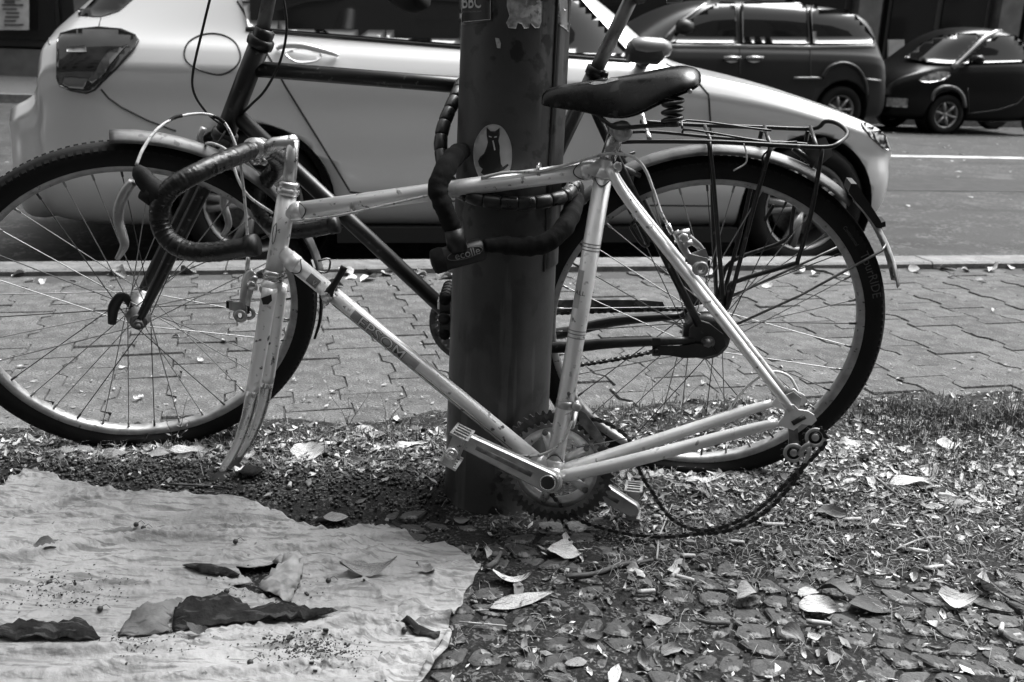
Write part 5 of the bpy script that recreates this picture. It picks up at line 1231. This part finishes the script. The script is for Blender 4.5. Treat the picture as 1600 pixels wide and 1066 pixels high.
hole_px = [(368, 886), (395, 888), (420, 884), (440, 880), (458, 876), (468, 884), (466, 905), (455, 925), (440, 931), (420, 927), (402, 922), (380, 914), (362, 912), (395, 906), (380, 898)]
hole = [(gpt(x, y, .02).x, gpt(x, y, .02).y) for x, y in hole_px]
shr = empty('torn_sheet', (-.45, 1.35, 0)); tag(shr, 'large torn pale crumpled sheet lying on the ground before the bare fork', 'sheet')
V, Fs = cdt(poly, .0050, [hole], .35)
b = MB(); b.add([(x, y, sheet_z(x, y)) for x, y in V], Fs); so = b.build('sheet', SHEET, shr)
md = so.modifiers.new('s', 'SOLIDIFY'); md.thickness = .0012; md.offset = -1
def flap(name, px, m, lift, step=.007, th=.0012):
    pl = [(gpt(x, y, .02).x, gpt(x, y, .02).y) for x, y in spline2(px, 2, True)]; V, Fs = cdt(pl, step, (), .45)
    y0, y1 = min(p[1] for p in pl), max(p[1] for p in pl); b = MB(); vs = []
    for x, y in V:
        d = min(math.hypot(x - a, y - c) for a, c in pl); k = sstep(0, .02, d); up = (y - y0) / (y1 - y0)
        vs.append((x, y, sheet_z(x, y) + .0030 + lift * (.25 * k + .75 * up * (.5 + .5 * k)) * (1 + 1.0 * fbm(x, y, 26, 2, 3.)) + .008 * k * ridge(fbm(x * .6 + y * .5, y - x * .4, 22, 2, 13.) * 1.6)))
    b.add(vs, Fs); o = b.build(name, m, shr); mdd = o.modifiers.new('s', 'SOLIDIFY'); mdd.thickness = th; return o
flap('dark_flap', [(268, 978), (276, 952), (292, 938), (340, 934), (368, 936), (392, 950), (415, 945), (450, 943), (485, 951), (528, 957), (480, 966), (430, 969), (380, 970), (330, 972), (290, 979)], FLAP, .018)
flap('folded_corner', [(183, 985), (203, 968), (219, 948), (250, 943), (285, 938), (278, 952), (262, 972), (270, 981), (230, 986)], mat('fold_grey', .085, .8, 0, var=(30, .5), streak=((2, 14, 1), 8, .57, .03), bump=(60, .6, .004)), .018)
flap('dark_flap', [(-30, 985), (20, 975), (60, 970), (90, 972), (125, 966), (140, 975), (153, 988), (150, 994), (80, 994), (-30, 992)], FLAP, .016)
flap('torn_curl', [(402, 916), (420, 900), (440, 885), (455, 872), (470, 876), (472, 898), (463, 920), (452, 936), (430, 930)], mat('curl_paper', .16, .6, 0, var=(40, .7), bump=(60, .5)), .020, .008)
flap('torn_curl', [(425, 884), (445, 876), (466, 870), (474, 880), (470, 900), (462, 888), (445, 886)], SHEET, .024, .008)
flap('dark_flap', [(618, 968), (640, 971), (668, 976), (688, 985), (680, 992), (655, 986), (635, 976)], FLAP, .010, .008)
flap('torn_curl', [(285, 888), (305, 885), (330, 886), (350, 892), (372, 896), (372, 901), (340, 898), (310, 894)], FLAP, .006, .008)
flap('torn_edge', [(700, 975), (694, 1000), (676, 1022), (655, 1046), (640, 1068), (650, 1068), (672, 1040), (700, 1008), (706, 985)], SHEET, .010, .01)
rnd = random.Random(5)
dm = MB()
for i in range(1700):
    cx, cy = rnd.choice(((480, 1010), (490, 1014), (500, 1012), (470, 1008), (110, 915), (90, 920), (420, 915), (230, 1000)))
    x, y = rnd.gauss(cx, 42), rnd.gauss(cy, 13); g = gpt(x, y, .02)
    if inpoly(g.x, g.y, poly):
        z = sheet_z(g.x, g.y); r = rnd.uniform(.0002, .0007) * (2.4 if rnd.random() < .05 else 1); a = rnd.uniform(0, 6.28); dm.box((g.x, g.y, z + r * .8), Vector((math.cos(a), math.sin(a), 0)) * r * rnd.uniform(1, 3), Vector((-math.sin(a), math.cos(a), 0)) * r, Vector((0, 0, r)))
tag(dm.build('dirt_crumbs', mat('dirt', .02, .9)), 'dark crumbs of dirt strewn over the torn sheet', 'dirt', kind='stuff')

# ================================================================== LEAVES, BUTTS, TWIGS
def top_z(x, y):
    z = gz(x, y)
    if cobble_zone(x, y) > .4: z = max(z, .002)
    if inpoly(x, y, poly): z = sheet_z(x, y) + .001
    return z
LM = {}
def leaf_mesh(var, shape, mi):
    """dry curled leaf of unit length; shape width ratio"""
    key = (var, round(shape, 2), mi)
    if key in LM: return LM[key]
    rnd = random.Random(var * 31 + int(shape * 100)); n = 9; vs = []; fs = []; curl = rnd.uniform(-.4, 1.1); fold = rnd.uniform(.1, .9); tw = rnd.uniform(-1.1, 1.1); wv = rnd.uniform(.02, .07); ph = rnd.uniform(0, 6)
    cols = (-1, -.55, 0, .55, 1)
    for i in range(n):
        t = i / (n - 1); w = shape * .5 * (math.sin(math.pi * t ** .8) ** .75) * (1 + .12 * rnd.uniform(-1, 1)) + .008
        cz = curl * (t - .5) ** 2 * 1.2; ang = tw * (t - .5)
        for c in cols:
            y = c * w; z = fold * abs(y) * (1 + .5 * c * .4) + wv * math.sin(7 * t + c * 2 + ph) * abs(c)
            y2, z2 = y * math.cos(ang) - z * math.sin(ang), y * math.sin(ang) + z * math.cos(ang); vs.append((t - .5, y2, z2 + cz))
    m = len(cols)
    for i in range(n - 1):
        for j in range(m - 1): q = i * m + j; fs.append((q, q + 1, q + m + 1, q + m))
    o = len(vs); vs += [(-.5, -.006, vs[2][2]), (-.5, .006, vs[2][2]), (-.72, .02, vs[2][2] + .04), (-.72, .028, vs[2][2] + .04)]; fs.append((o, o + 1, o + 3, o + 2))
    mn = min(v[2] for v in vs); vs = [(x, y, z - mn) for x, y, z in vs]
    me = bpy.data.meshes.new('leaf'); me.from_pydata(vs, [], fs); me.polygons.foreach_set('use_smooth', [True] * len(fs)); me.materials.append(LEAFS[mi]); me.update(); LM[key] = me; return me
def put(o, x, y, rz, size, tilt=(0, 0), dz=0.0, z=None):
    o.matrix_world = Matrix.Translation((x, y, (top_z(x, y) if z is None else z) + dz)) @ Matrix.Rotation(rz, 4, 'Z') @ Matrix.Rotation(tilt[0], 4, 'X') @ Matrix.Rotation(tilt[1], 4, 'Y') @ Matrix.Scale(size, 4)
NAMED = [  # px, py, length px, angle in the picture, width ratio, tone, label
    (482, 706, 52, 5, .62, 0, 'broad pale leaf lying left of the pole under the silver down tube'), (390, 757, 48, 175, .75, 0, 'pale rounded leaf right of the bare fork end'), (295, 706, 52, 15, .40, 0, 'narrow pale leaf below the front tyre of the black bicycle'), (815, 935, 105, 22, .17, 0, 'long curled pale strip of a leaf right of the torn sheet'),
    (882, 860, 55, -5, .55, 0, 'cupped pale leaf below the chainring'), (760, 860, 30, 100, .35, 0, 'small upright pale leaf at the right end of the sheet'), (520, 815, 52, 10, .45, 1, 'folded grey leaf at the upper edge of the sheet'), (578, 898, 85, 10, .22, 1, 'thin curled brown leaf lying on the sheet'),
    (664, 903, 40, -40, .35, 1, 'small brown leaf curled up on the sheet near its right end'), (72, 862, 36, -15, .60, 2, 'dark shrivelled leaf on the left part of the sheet'), (310, 1000, 36, -20, .40, 2, 'dark rolled leaf below the long dark tear'), (1280, 946, 55, -15, .50, 0, 'pale oval leaf among cobbles below the slack chain'), (1265, 923, 35, 10, .55, 0, 'small pale leaf just above the pale oval leaf'),
    (1495, 938, 55, -5, .42, 0, 'pale toothed leaf at the lower right'), (1537, 915, 55, 80, .30, 0, 'curled pale leaf standing on edge at the right'), (1240, 990, 40, -50, .45, 1, 'grey pointed leaf on the cobbles right of centre'), (1310, 925, 60, -10, .40, 2, 'dark leaf lying beside the pale oval leaf'), (1360, 945, 60, -15, .42, 2, 'dark curled leaf beside the toothed one'),
    (1050, 890, 40, 60, .28, 0, 'pale folded strip standing upright below the chain'), (210, 680, 55, -30, .6, 2, 'dark upturned leaf under the front tyre'), (185, 712, 45, 10, .5, 1, 'grey leaf left of the fork end'), (120, 700, 45, 30, .5, 1, 'grey leaf at the left under the front wheel'), (250, 715, 50, 5, .35, 1, 'narrow grey leaf left of the bare fork end'),
    (640, 690, 45, 5, .3, 0, 'pale narrow leaf left of the foot of the pole'), (570, 665, 28, 20, .6, 0, 'small bright leaf on the paving edge'), (590, 678, 30, -30, .6, 1, 'crumpled leaf beside the small bright one'), (1425, 755, 60, -8, .35, 0, 'long pale leaf in the litter under the rear tyre'), (1330, 690, 45, 15, .4, 0, 'pale leaf beside the rear tyre'), (1300, 800, 45, -10, .35, 1, 'grey leaf just right of the slack chain'),
    (1480, 690, 36, 10, .5, 0, 'pale leaf under the grass tuft'), (1585, 640, 36, 60, .5, 0, 'pale leaf at the right edge by the grass'), (800, 905, 60, -12, .28, 0, 'flat pale leaf near the right corner of the sheet'), (1170, 930, 40, 20, .6, 1, 'grey leaf on the cobbles below the slack chain'), (960, 1050, 60, 70, .22, 0, 'pale folded strip at the bottom edge'), (1030, 965, 40, 5, .35, 1, 'small grey leaf on the cobbles below the twig'), (1165, 700, 45, 0, .4, 0, 'pale leaf behind the chain stay'), (1240, 745, 40, -20, .5, 1, 'grey leaf behind the slack chain'), (1105, 745, 60, 15, .25, 0, 'pale shredded leaf under the flat rear tyre'), (1095, 590, 40, 5, .4, 0, 'pale leaf lying on the pavers inside the rear wheel'), (1055, 610, 26, 20, .5, 0, 'small pale leaf on the pavers near the seat tube'), (1040, 900, 0, 0, 0, 0, '')]
for i, (px, py, Lp, an, wd, ti, lab) in enumerate(NAMED):
    if not Lp: continue
    g = gpt(px, py, .01); sc = (g - CAM).length / FPX
    o = bpy.data.objects.new('leaf', leaf_mesh(i, wd * 1.25, ti)); COL.objects.link(o); tag(o, lab, 'leaf', 'fallen leaves')
    put(o, g.x, g.y, rad(an), Lp * sc, (random.uniform(-.25, .35), random.uniform(-.15, .15)), .002)
rnd = random.Random(21)
n_l = 0
while n_l < 270:
    r = rnd.random()
    if r < .66: px, py = rnd.uniform(980, 1620), rnd.gauss(720, 60)
    elif r < .88: px, py = rnd.uniform(-20, 690), rnd.gauss(712, 26)
    else: px, py = rnd.uniform(780, 1620), rnd.uniform(800, 1060)
    if py < 612 - (px - 1600) * .04 or py > 1066: continue
    g = gpt(px, py); q = g.dot(N)
    if q > T_DIRT + .05 or inpoly(g.x, g.y, poly) or math.hypot(g.x - PC.x, g.y - PC.y) < .12: continue
    wd_, tn_, sz_ = rnd.choice((.22, .3, .45, .6)), rnd.choices((0, 1, 2), (7, 4, 2) if py < 820 else (2, 5, 4))[0], rnd.uniform(.018, .050) * (.8 if py > 820 else 1)
    sc_look = ('tiny ' if sz_ < .028 else 'larger ' if sz_ > .040 else 'small ') + ('narrow ' if wd_ < .5 else 'broad ') + ('pale', 'grey', 'dark')[tn_]
    o = bpy.data.objects.new('leaf_scrap', leaf_mesh(rnd.randrange(60, 74), wd_, tn_)); COL.objects.link(o)
    reg = ('between the cobbles right of the torn sheet' if py > 850 else 'around the slack chain') if 690 < px < 1300 and py > 790 else ('on the cobbles by the cigarette butts' if py > 840 else ('beside the rear tyre' if px < 1350 else ('among the twigs and butts' if py > 740 else 'by the grass tufts'))) if px > 1180 else ('under the chain stays' if px > 820 else ('between the fork and the pole' if px > 400 else ('below the front wheel' if px > 180 else 'left of the heap of berries')))
    tag(o, '%s dry leaf scrap lying %s' % (sc_look, reg), 'leaf scrap', 'leaf scraps in the litter')
    put(o, g.x, g.y, rnd.uniform(0, 6.28), sz_, (rnd.uniform(-.5, .5), rnd.uniform(-.4, .4)), .001); n_l += 1
for i in range(130):                                       # leaves blown against the kerb
    s = rnd.uniform(-2.2, 3.4); t = T_KERB0 - abs(rnd.gauss(0, .10)) - .01
    if (s > 1.1 and rnd.random() < .75) or (s < -.25 and rnd.random() < .7): continue
    p = st(s, t); o = bpy.data.objects.new('leaf_scrap', leaf_mesh(rnd.randrange(60, 74), rnd.choice((.5, .7, .9)), rnd.choices((0, 1, 2), (5, 4, 2))[0])); COL.objects.link(o)
    tag(o, ('pale', 'grey', 'dark')[LEAFS.index(o.data.materials[0])] + ' dry leaf blown against the kerb ' + ('under the tail of the hatchback' if s < -.2 else 'behind the front wheel and the pole' if s < .7 else 'behind the rear wheel'), 'leaf scrap', 'leaf scraps along the kerb'); put(o, p.x, p.y, rnd.uniform(0, 6.28), rnd.uniform(.035, .085), (rnd.uniform(-.5, .5), rnd.uniform(-.4, .4)), .001, z=-.008)
for i in range(14):
    p = gpt(rnd.uniform(0, 1600), rnd.uniform(480, 640)); 
    if not (T_DIRT + .08 < p.dot(N) < T_KERB0): continue
    o = bpy.data.objects.new('leaf_scrap', leaf_mesh(rnd.randrange(60, 74), .5, 0)); COL.objects.link(o); tag(o, 'pale leaf scrap lying on the bare pavers', 'leaf scrap', 'leaf scraps on the pavers'); put(o, p.x, p.y, rnd.uniform(0, 6), rnd.uniform(.02, .035), (.2, .1), .002, z=-.007)
# cigarette butts
def butt_mesh():
    b = MB(); b.lathe((0, 0, 0), (1, 0, 0), [(1e-4, -.5), (.14, -.49), (.145, -.3), (.14, .1), (.13, .3), (.11, .46), (1e-4, .5)], 10); me = bpy.data.meshes.new('cigarette_butt'); me.from_pydata(b.v, [], b.f)
    me.materials.append(BUTT); me.materials.append(BUTTF); me.polygons.foreach_set('use_smooth', [True] * len(b.f)); me.polygons.foreach_set('material_index', [1 if k // 10 in (0, 1) else 0 for k in range(len(b.f))]); me.update(); return me
BM_ = butt_mesh()
for (px, py, Lp, an, lab) in ((1208, 818, 34, 2, 'cigarette butt just right of the slack chain'), (1225, 820, 0, 0, ''), (1300, 845, 24, 95, 'upright looking cigarette butt near the long leaf'), (1402, 822, 26, -12, 'cigarette butt in the middle of the right litter'), (1435, 818, 14, 0, 'short white cigarette stub in the right litter'), (1460, 885, 34, 18, 'darker cigarette butt near the curled leaf'), (1485, 880, 20, 100, 'pale cigarette butt touching the darker one'), (1435, 862, 26, -15, 'pale butt left of the upright one'), (1530, 796, 18, -30, 'butt below the twigs at the right'), (1075, 868, 24, 5, 'cigarette butt under the sagging chain'), (1055, 895, 32, 60, 'cigarette paper crossing another below the chain'), (1068, 902, 34, -25, 'cigarette paper lying across its twin below the chain'), (1280, 972, 36, -8, 'cigarette butt below the pale oval leaf'), (1332, 810, 30, 12, 'long cigarette end in the litter beside the tyre'), (1565, 980, 26, 60, 'broken butt at the lower right'), (1010, 923, 30, 15, 'grey butt on the cobbles near the twig'), (453, 773, 18, 95, 'stub standing in the berries above the sheet'), (1026, 807, 14, 0, 'white pebble-like stub beside the pedal'), (755, 974, 74, -5, 'straight pale stick on the cobbles right of the sheet'), (1150, 848, 26, -3, 'flat pale butt between chain and cobbles')):
    if not Lp: continue
    g = gpt(px, py, .008); sc = (g - CAM).length / FPX; o = bpy.data.objects.new('cigarette_butt' if Lp < 60 else 'lolly_stick', BM_); COL.objects.link(o); tag(o, lab, 'cigarette butt' if Lp < 60 else 'stick', 'cigarette butts' if Lp < 60 else None)
    L_ = Lp * sc; o.matrix_world = Matrix.Translation((g.x, g.y, top_z(g.x, g.y) + .005)) @ Matrix.Rotation(-rad(-an), 4, 'Z') @ Matrix.Diagonal((L_, (.028 if Lp < 60 else .010), (.028 if Lp < 60 else .010), 1))
# twigs
TW = [([(885, 903), (930, 898), (970, 884), (1000, 880), (1020, 877)], .0042, 'brown twig lying on the cobbles below the chainring'), ([(1026, 875), (1028, 855), (1030, 840), (1040, 815), (1050, 790)], .0018, 'thin pale stalk rising from the twig under the chain'), ([(1465, 820), (1490, 795), (1520, 770)], .0022, 'straight dark twig slanting in the right litter'), ([(1430, 825), (1450, 850), (1458, 862)], .0030, 'short dark twig between the cigarette butts'), ([(1365, 745), (1420, 785), (1460, 782)], .0026, 'crooked twig under the rear tyre at the right'), ([(1560, 700), (1580, 670), (1600, 650)], .003, 'dark twig in the grass at the right edge'), ([(545, 712), (600, 714), (690, 712)], .0022, 'long thin stalk lying left of the pole'), ([(1140, 975), (1110, 975), (1090, 970)], .004, 'stubby dark twig near the grey pointed leaf'), ([(265, 772), (330, 776), (350, 779)], .0024, 'straight stalk just above the sheet'), ([(1540, 905), (1570, 930), (1600, 945)], .0024, 'dark twig at the right edge of the cobbles'), ([(1400, 860), (1440, 845), (1470, 842)], .0018, 'thin wiry stalk above the butts'), ([(480, 878), (505, 877), (528, 877)], .0012, 'hair thin dark stalk on the sheet'), ([(760, 890), (775, 880), (782, 866)], .005, 'stub of dark bark beside the corner of the sheet')]
for pts, r, lab in TW:
    P3 = []
    for x, y in pts: g = gpt(x, y, .006); P3.append(Vector((g.x, g.y, top_z(g.x, g.y) + r * 1.1 + .002)))
    b = MB(); b.tube(catmull(P3, 4), [r, r * .95, r * .7], 7); o = b.build('twig', TWIG if r > .0019 else STRAW, None, loc=P3[0]); tag(o, lab, 'twig', 'twigs')
# berries on the sheet
for (px, py, lab) in ((213, 824, 'left of the two dark berries near the top of the sheet'), (224, 825, 'right of the two dark berries near the top of the sheet'), (368, 849, 'single berry on the upper middle of the sheet'), (77, 911, 'single berry at the left of the sheet'), (513, 907, 'stalked berry on the right half of the sheet'), (391, 1038, 'stalked berry at the bottom of the sheet'), (156, 948, 'berry above the left dark flap'), (632, 980, 'berry beside the small dark tear at the right'), (354, 924, 'berry left of the torn hole')):
    g = gpt(px, py, .02); z = top_z(g.x, g.y); b = MB(); b.ball((g.x, g.y, z + .0042), .0046, 10); b.tube([(g.x, g.y, z + .006), (g.x + .008, g.y + .004, z + .010), (g.x + .015, g.y + .002, z + .005)], .0006, 4); o = b.build('berry', BERRY, None, loc=(g.x, g.y, z)); tag(o, lab, 'berry', 'berries on the sheet')

# ================================================================== LOOSE MASSES
rnd = random.Random(77)
bm = MB(); ICO = None
tb = bmesh.new(); bmesh.ops.create_icosphere(tb, subdivisions=1, radius=1); IV = [v.co.copy() for v in tb.verts]; IF = [tuple(v.index for v in f.verts) for f in tb.faces]; tb.free()
k = 0
while k < 2600:
    px, py = (rnd.uniform(-30, 700), rnd.gauss(758, 34)) if rnd.random() < .72 else (rnd.uniform(700, 1620), rnd.gauss(850, 90))
    if py > 1066: continue
    g = gpt(px, py); 
    if g.dot(N) > T_DIRT or inpoly(g.x, g.y, poly) or math.hypot(g.x - PC.x, g.y - PC.y) < .1: continue
    r = rnd.uniform(.0022, .0044); z = gz(g.x, g.y) + r * rnd.uniform(.3, 1.4); bm.add([(g.x + v.x * r, g.y + v.y * r, z + v.z * r) for v in IV], IF); k += 1
tag(bm.build('fallen_berries', BERRY), 'hundreds of tiny dark berries heaped in the verge', 'berries', kind='stuff')
bs_ = MB(); k = 0                                            # leaf crumbs and chaff
bd = [MB(), MB(), MB()]
while k < 5200:
    r = rnd.random()
    if r < .62: px, py = rnd.uniform(960, 1640), rnd.gauss(745, 95)
    elif r < .85: px, py = rnd.uniform(-40, 720), rnd.gauss(715, 35)
    else: px, py = rnd.uniform(690, 1640), rnd.uniform(790, 1090)
    g = gpt(px, py) if py > 560 else None
    if g is None or g.dot(N) > T_DIRT + .07 or inpoly(g.x, g.y, poly) or math.hypot(g.x - PC.x, g.y - PC.y) < .1: continue
    cz = cobble_zone(g.x, g.y)
    if cz > .5 and rnd.random() < .25: continue
    a = rnd.uniform(0, 6.28); L_ = rnd.uniform(.0025, .007) * (2.2 if rnd.random() < .12 else 1); w_ = L_ * rnd.uniform(.2, .7); z = gz(g.x, g.y) + rnd.uniform(.0005, .007) + (.004 if cz > .5 else 0)
    u = Vector((math.cos(a), math.sin(a), rnd.uniform(-.5, .5))) * L_; v = Vector((-math.sin(a), math.cos(a), rnd.uniform(-.6, .6))) * w_; c = Vector((g.x, g.y, z)); h = Vector((0, 0, rnd.uniform(-.3, .6) * w_))
    bd[rnd.choices((0, 1, 2), (6, 4, 3) if (px > 1000 and py < 800) else (2, 4, 6))[0]].add([c - u, c - v * .8, c + u, c + v, c + h], [(0, 1, 4), (1, 2, 4), (2, 3, 4), (3, 0, 4)], False); k += 1
k = 0
while k < 2600:
    r = rnd.random()
    if r < .52: px, py = rnd.uniform(940, 1640), rnd.gauss(705, 55)
    elif r < .70: px, py = rnd.uniform(-40, 720), rnd.gauss(700, 17)
    elif r < .78: px, py = rnd.uniform(430, 720), rnd.gauss(715, 28)
    else: px, py = rnd.uniform(690, 1640), rnd.uniform(770, 1090)
    if py < 610: continue
    g = gpt(px, py)
    if g.dot(N) > T_DIRT + .04 or inpoly(g.x, g.y, poly) or math.hypot(g.x - PC.x, g.y - PC.y) < .12: continue
    tn = rnd.choices((0, 1, 2), (7, 4, 2) if py < 800 else (2, 5, 5))[0]; me = leaf_mesh(rnd.randrange(60, 74), rnd.choice((.18, .26, .38)), tn)
    mw = Matrix.Translation((g.x, g.y, gz(g.x, g.y) + .001)) @ Matrix.Rotation(rnd.uniform(0, 6.28), 4, 'Z') @ Matrix.Rotation(rnd.uniform(-.5, .5), 4, 'X') @ Matrix.Rotation(rnd.uniform(-.4, .4), 4, 'Y') @ Matrix.Scale(rnd.uniform(.012, .036) * (.7 if py > 820 else 1), 4)
    bd[tn].add([mw @ v.co for v in me.vertices], [tuple(f.vertices) for f in me.polygons]); k += 1
for i, nm in enumerate(('pale', 'mid', 'dark')): tag(bd[i].build('leaf_litter', LEAFS[i]), '%s crumbs of broken leaves covering the verge' % nm, 'litter', kind='stuff')
def blades(name, m, spots, kmat, label):
    b = MB()
    for (g, h, w_, lean) in spots:
        a = rnd.uniform(0, 6.28); d = Vector((math.cos(a), math.sin(a), 0)); s = Vector((-d.y, d.x, 0)) * w_; p = Vector((g[0], g[1], g[2]))
        p1 = p + d * h * lean * .3 + Vector((0, 0, h * .6)); p2 = p + d * h * lean + Vector((0, 0, h * (1 - .35 * lean)))
        b.add([p - s, p + s, p1 + s * .8, p1 - s * .8, p2], [(0, 1, 2, 3), (3, 2, 4)], False)
    return tag(b.build(name, m), label, kmat, kind='stuff')
sp = []
while len(sp) < 5200:                                        # straw and dry stalks
    r = rnd.random(); px, py = (rnd.uniform(950, 1640), rnd.gauss(760, 95)) if r < .6 else ((rnd.uniform(-40, 720), rnd.gauss(705, 30)) if r < .85 else (rnd.uniform(700, 1640), rnd.uniform(850, 1066)))
    if py < 600: continue
    g = gpt(px, py)
    if g.dot(N) > T_DIRT + .04 or inpoly(g.x, g.y, poly) or math.hypot(g.x - PC.x, g.y - PC.y) < .11: continue
    if cobble_zone(g.x, g.y) > .5 and noise.noise((g.x * 9, g.y * 9, 3)) < .1: continue
    sp.append(((g.x, g.y, gz(g.x, g.y)), rnd.uniform(.006, .028), rnd.uniform(.0003, .0007), rnd.uniform(.7, 2.4)))
blades('dry_straw', STRAW, sp, 'straw', 'thin dry straw tangled through the litter')
sp = []
for (cx, cy, sx_, sy_, n_, hh) in ((1470, 650, 26, 9, 420, .065), (1530, 668, 22, 9, 260, .06), (1440, 676, 24, 8, 220, .05), (1390, 640, 22, 8, 260, .05), (1582, 655, 20, 12, 320, .07), (1500, 720, 40, 18, 350, .04), (1380, 660, 30, 12, 250, .04), (330, 688, 120, 7, 350, .025), (560, 680, 80, 10, 350, .025), (800, 690, 300, 20, 300, .02), (1010, 640, 60, 20, 350, .03), (1160, 640, 60, 18, 250, .03), (1180, 930, 60, 30, 150, .012)):
    for i in range(n_):
        g = gpt(rnd.gauss(cx, sx_), rnd.gauss(cy, sy_))
        if g.dot(N) < T_DIRT + .10 and not inpoly(g.x, g.y, poly) and math.hypot(g.x - PC.x, g.y - PC.y) > .11: sp.append(((g.x, g.y, gz(g.x, g.y) - .002), hh * rnd.uniform(.4, 1.1), rnd.uniform(.0006, .0011), rnd.uniform(.1, .9)))
blades('grass', GRASS, sp, 'grass', 'short dark grass growing along the edge of the paving')
# thin seedlings
for (px, py, h, lab) in ((545, 660, .10, 'spindly weed growing left of the pole'), (605, 650, .06, 'short thin weed just left of the pole'), (985, 680, .13, 'branching weed between seat tube and rear wheel'), (1030, 672, .15, 'tall thin weed inside the rear wheel'), (268, 690, .11, 'thin weed seen through the front wheel'), (790, 822, .03, 'tiny green seedling at the foot of the pole'), (1290, 640, .07, 'small weed beside the rear tyre')):
    g = gpt(px, py); root = empty('weed', (g.x, g.y, gz(g.x, g.y) - .004)); tag(root, lab, 'weed'); b = MB(); lf = MB()
    for k in range(3):
        a = rnd.uniform(0, 6.28); pts = [Vector((g.x, g.y, gz(g.x, g.y) - .004))]
        for i in range(1, 6): pts.append(pts[0] + Vector((math.cos(a) * .012 * i * h / .1, math.sin(a) * .008 * i * h / .1, h * i / 5 * (1 - .15 * k))) + Vector((rnd.uniform(-.003, .003), rnd.uniform(-.003, .003), 0)))
        b.tube(catmull(pts, 3), [.0009, .0004], 5)
        for i in range(2, 6):
            for j in range(3):
                aa = rnd.uniform(0, 6.28); d = Vector((math.cos(aa), math.sin(aa), .5)) * h * rnd.uniform(.05, .12); s = Vector((-d.y, d.x, 0)) * .2; lf.add([pts[i], pts[i] + d * .5 + s, pts[i] + d, pts[i] + d * .5 - s], [(0, 1, 2, 3)], False)
    b.build('stem', GRASS, root); lf.build('leaves', mat('weed_leaf', .13, .6, var=(20, .3)), root)
gr = MB()                                                  # dust and chaff on the pavers
for i in range(900):
    g = gpt(rnd.uniform(-60, 1660), rnd.uniform(425, 690)); tt = g.dot(N)
    if not (T_DIRT < tt < T_KERB0) or (rnd.random() > .25 and T_DIRT + .35 < tt < T_KERB0 - .25): continue
    a = rnd.uniform(0, 6.28); r = rnd.uniform(.003, .010); u = Vector((math.cos(a), math.sin(a), 0)) * r; v = Vector((-math.sin(a), math.cos(a), .2)) * r * rnd.uniform(.2, .6); p = Vector((g.x, g.y, -.0055))
    gr.add([p - u, p - v, p + u + Vector((0, 0, .002)), p + v], [(0, 1, 2, 3)], False)
tag(gr.build('pavement_chaff', LEAFS[1]), 'fine dry chaff strewn over the pavers', 'chaff', kind='stuff')
sp = MB()                                                  # scattered grit on the road
for i in range(500):
    s, t = rnd.uniform(-3, 12), rnd.uniform(6.3, 15.1) if rnd.random() < .5 else rnd.uniform(13.2, 15.1)
    p = st(s, t, ROAD_Z + .004); r = rnd.uniform(.015, .05); a = rnd.uniform(0, 6.28); u = Vector((math.cos(a), math.sin(a), 0)) * r; v = Vector((-math.sin(a), math.cos(a), .3)) * r * .5; sp.add([p - u, p - v * .5 + Vector((0, 0, .006)), p + u, p + v], [(0, 1, 2, 3)], False)
tag(sp.build('road_leaves', LEAFS[0]), 'pale leaves scattered over the far road', 'leaves', kind='stuff')
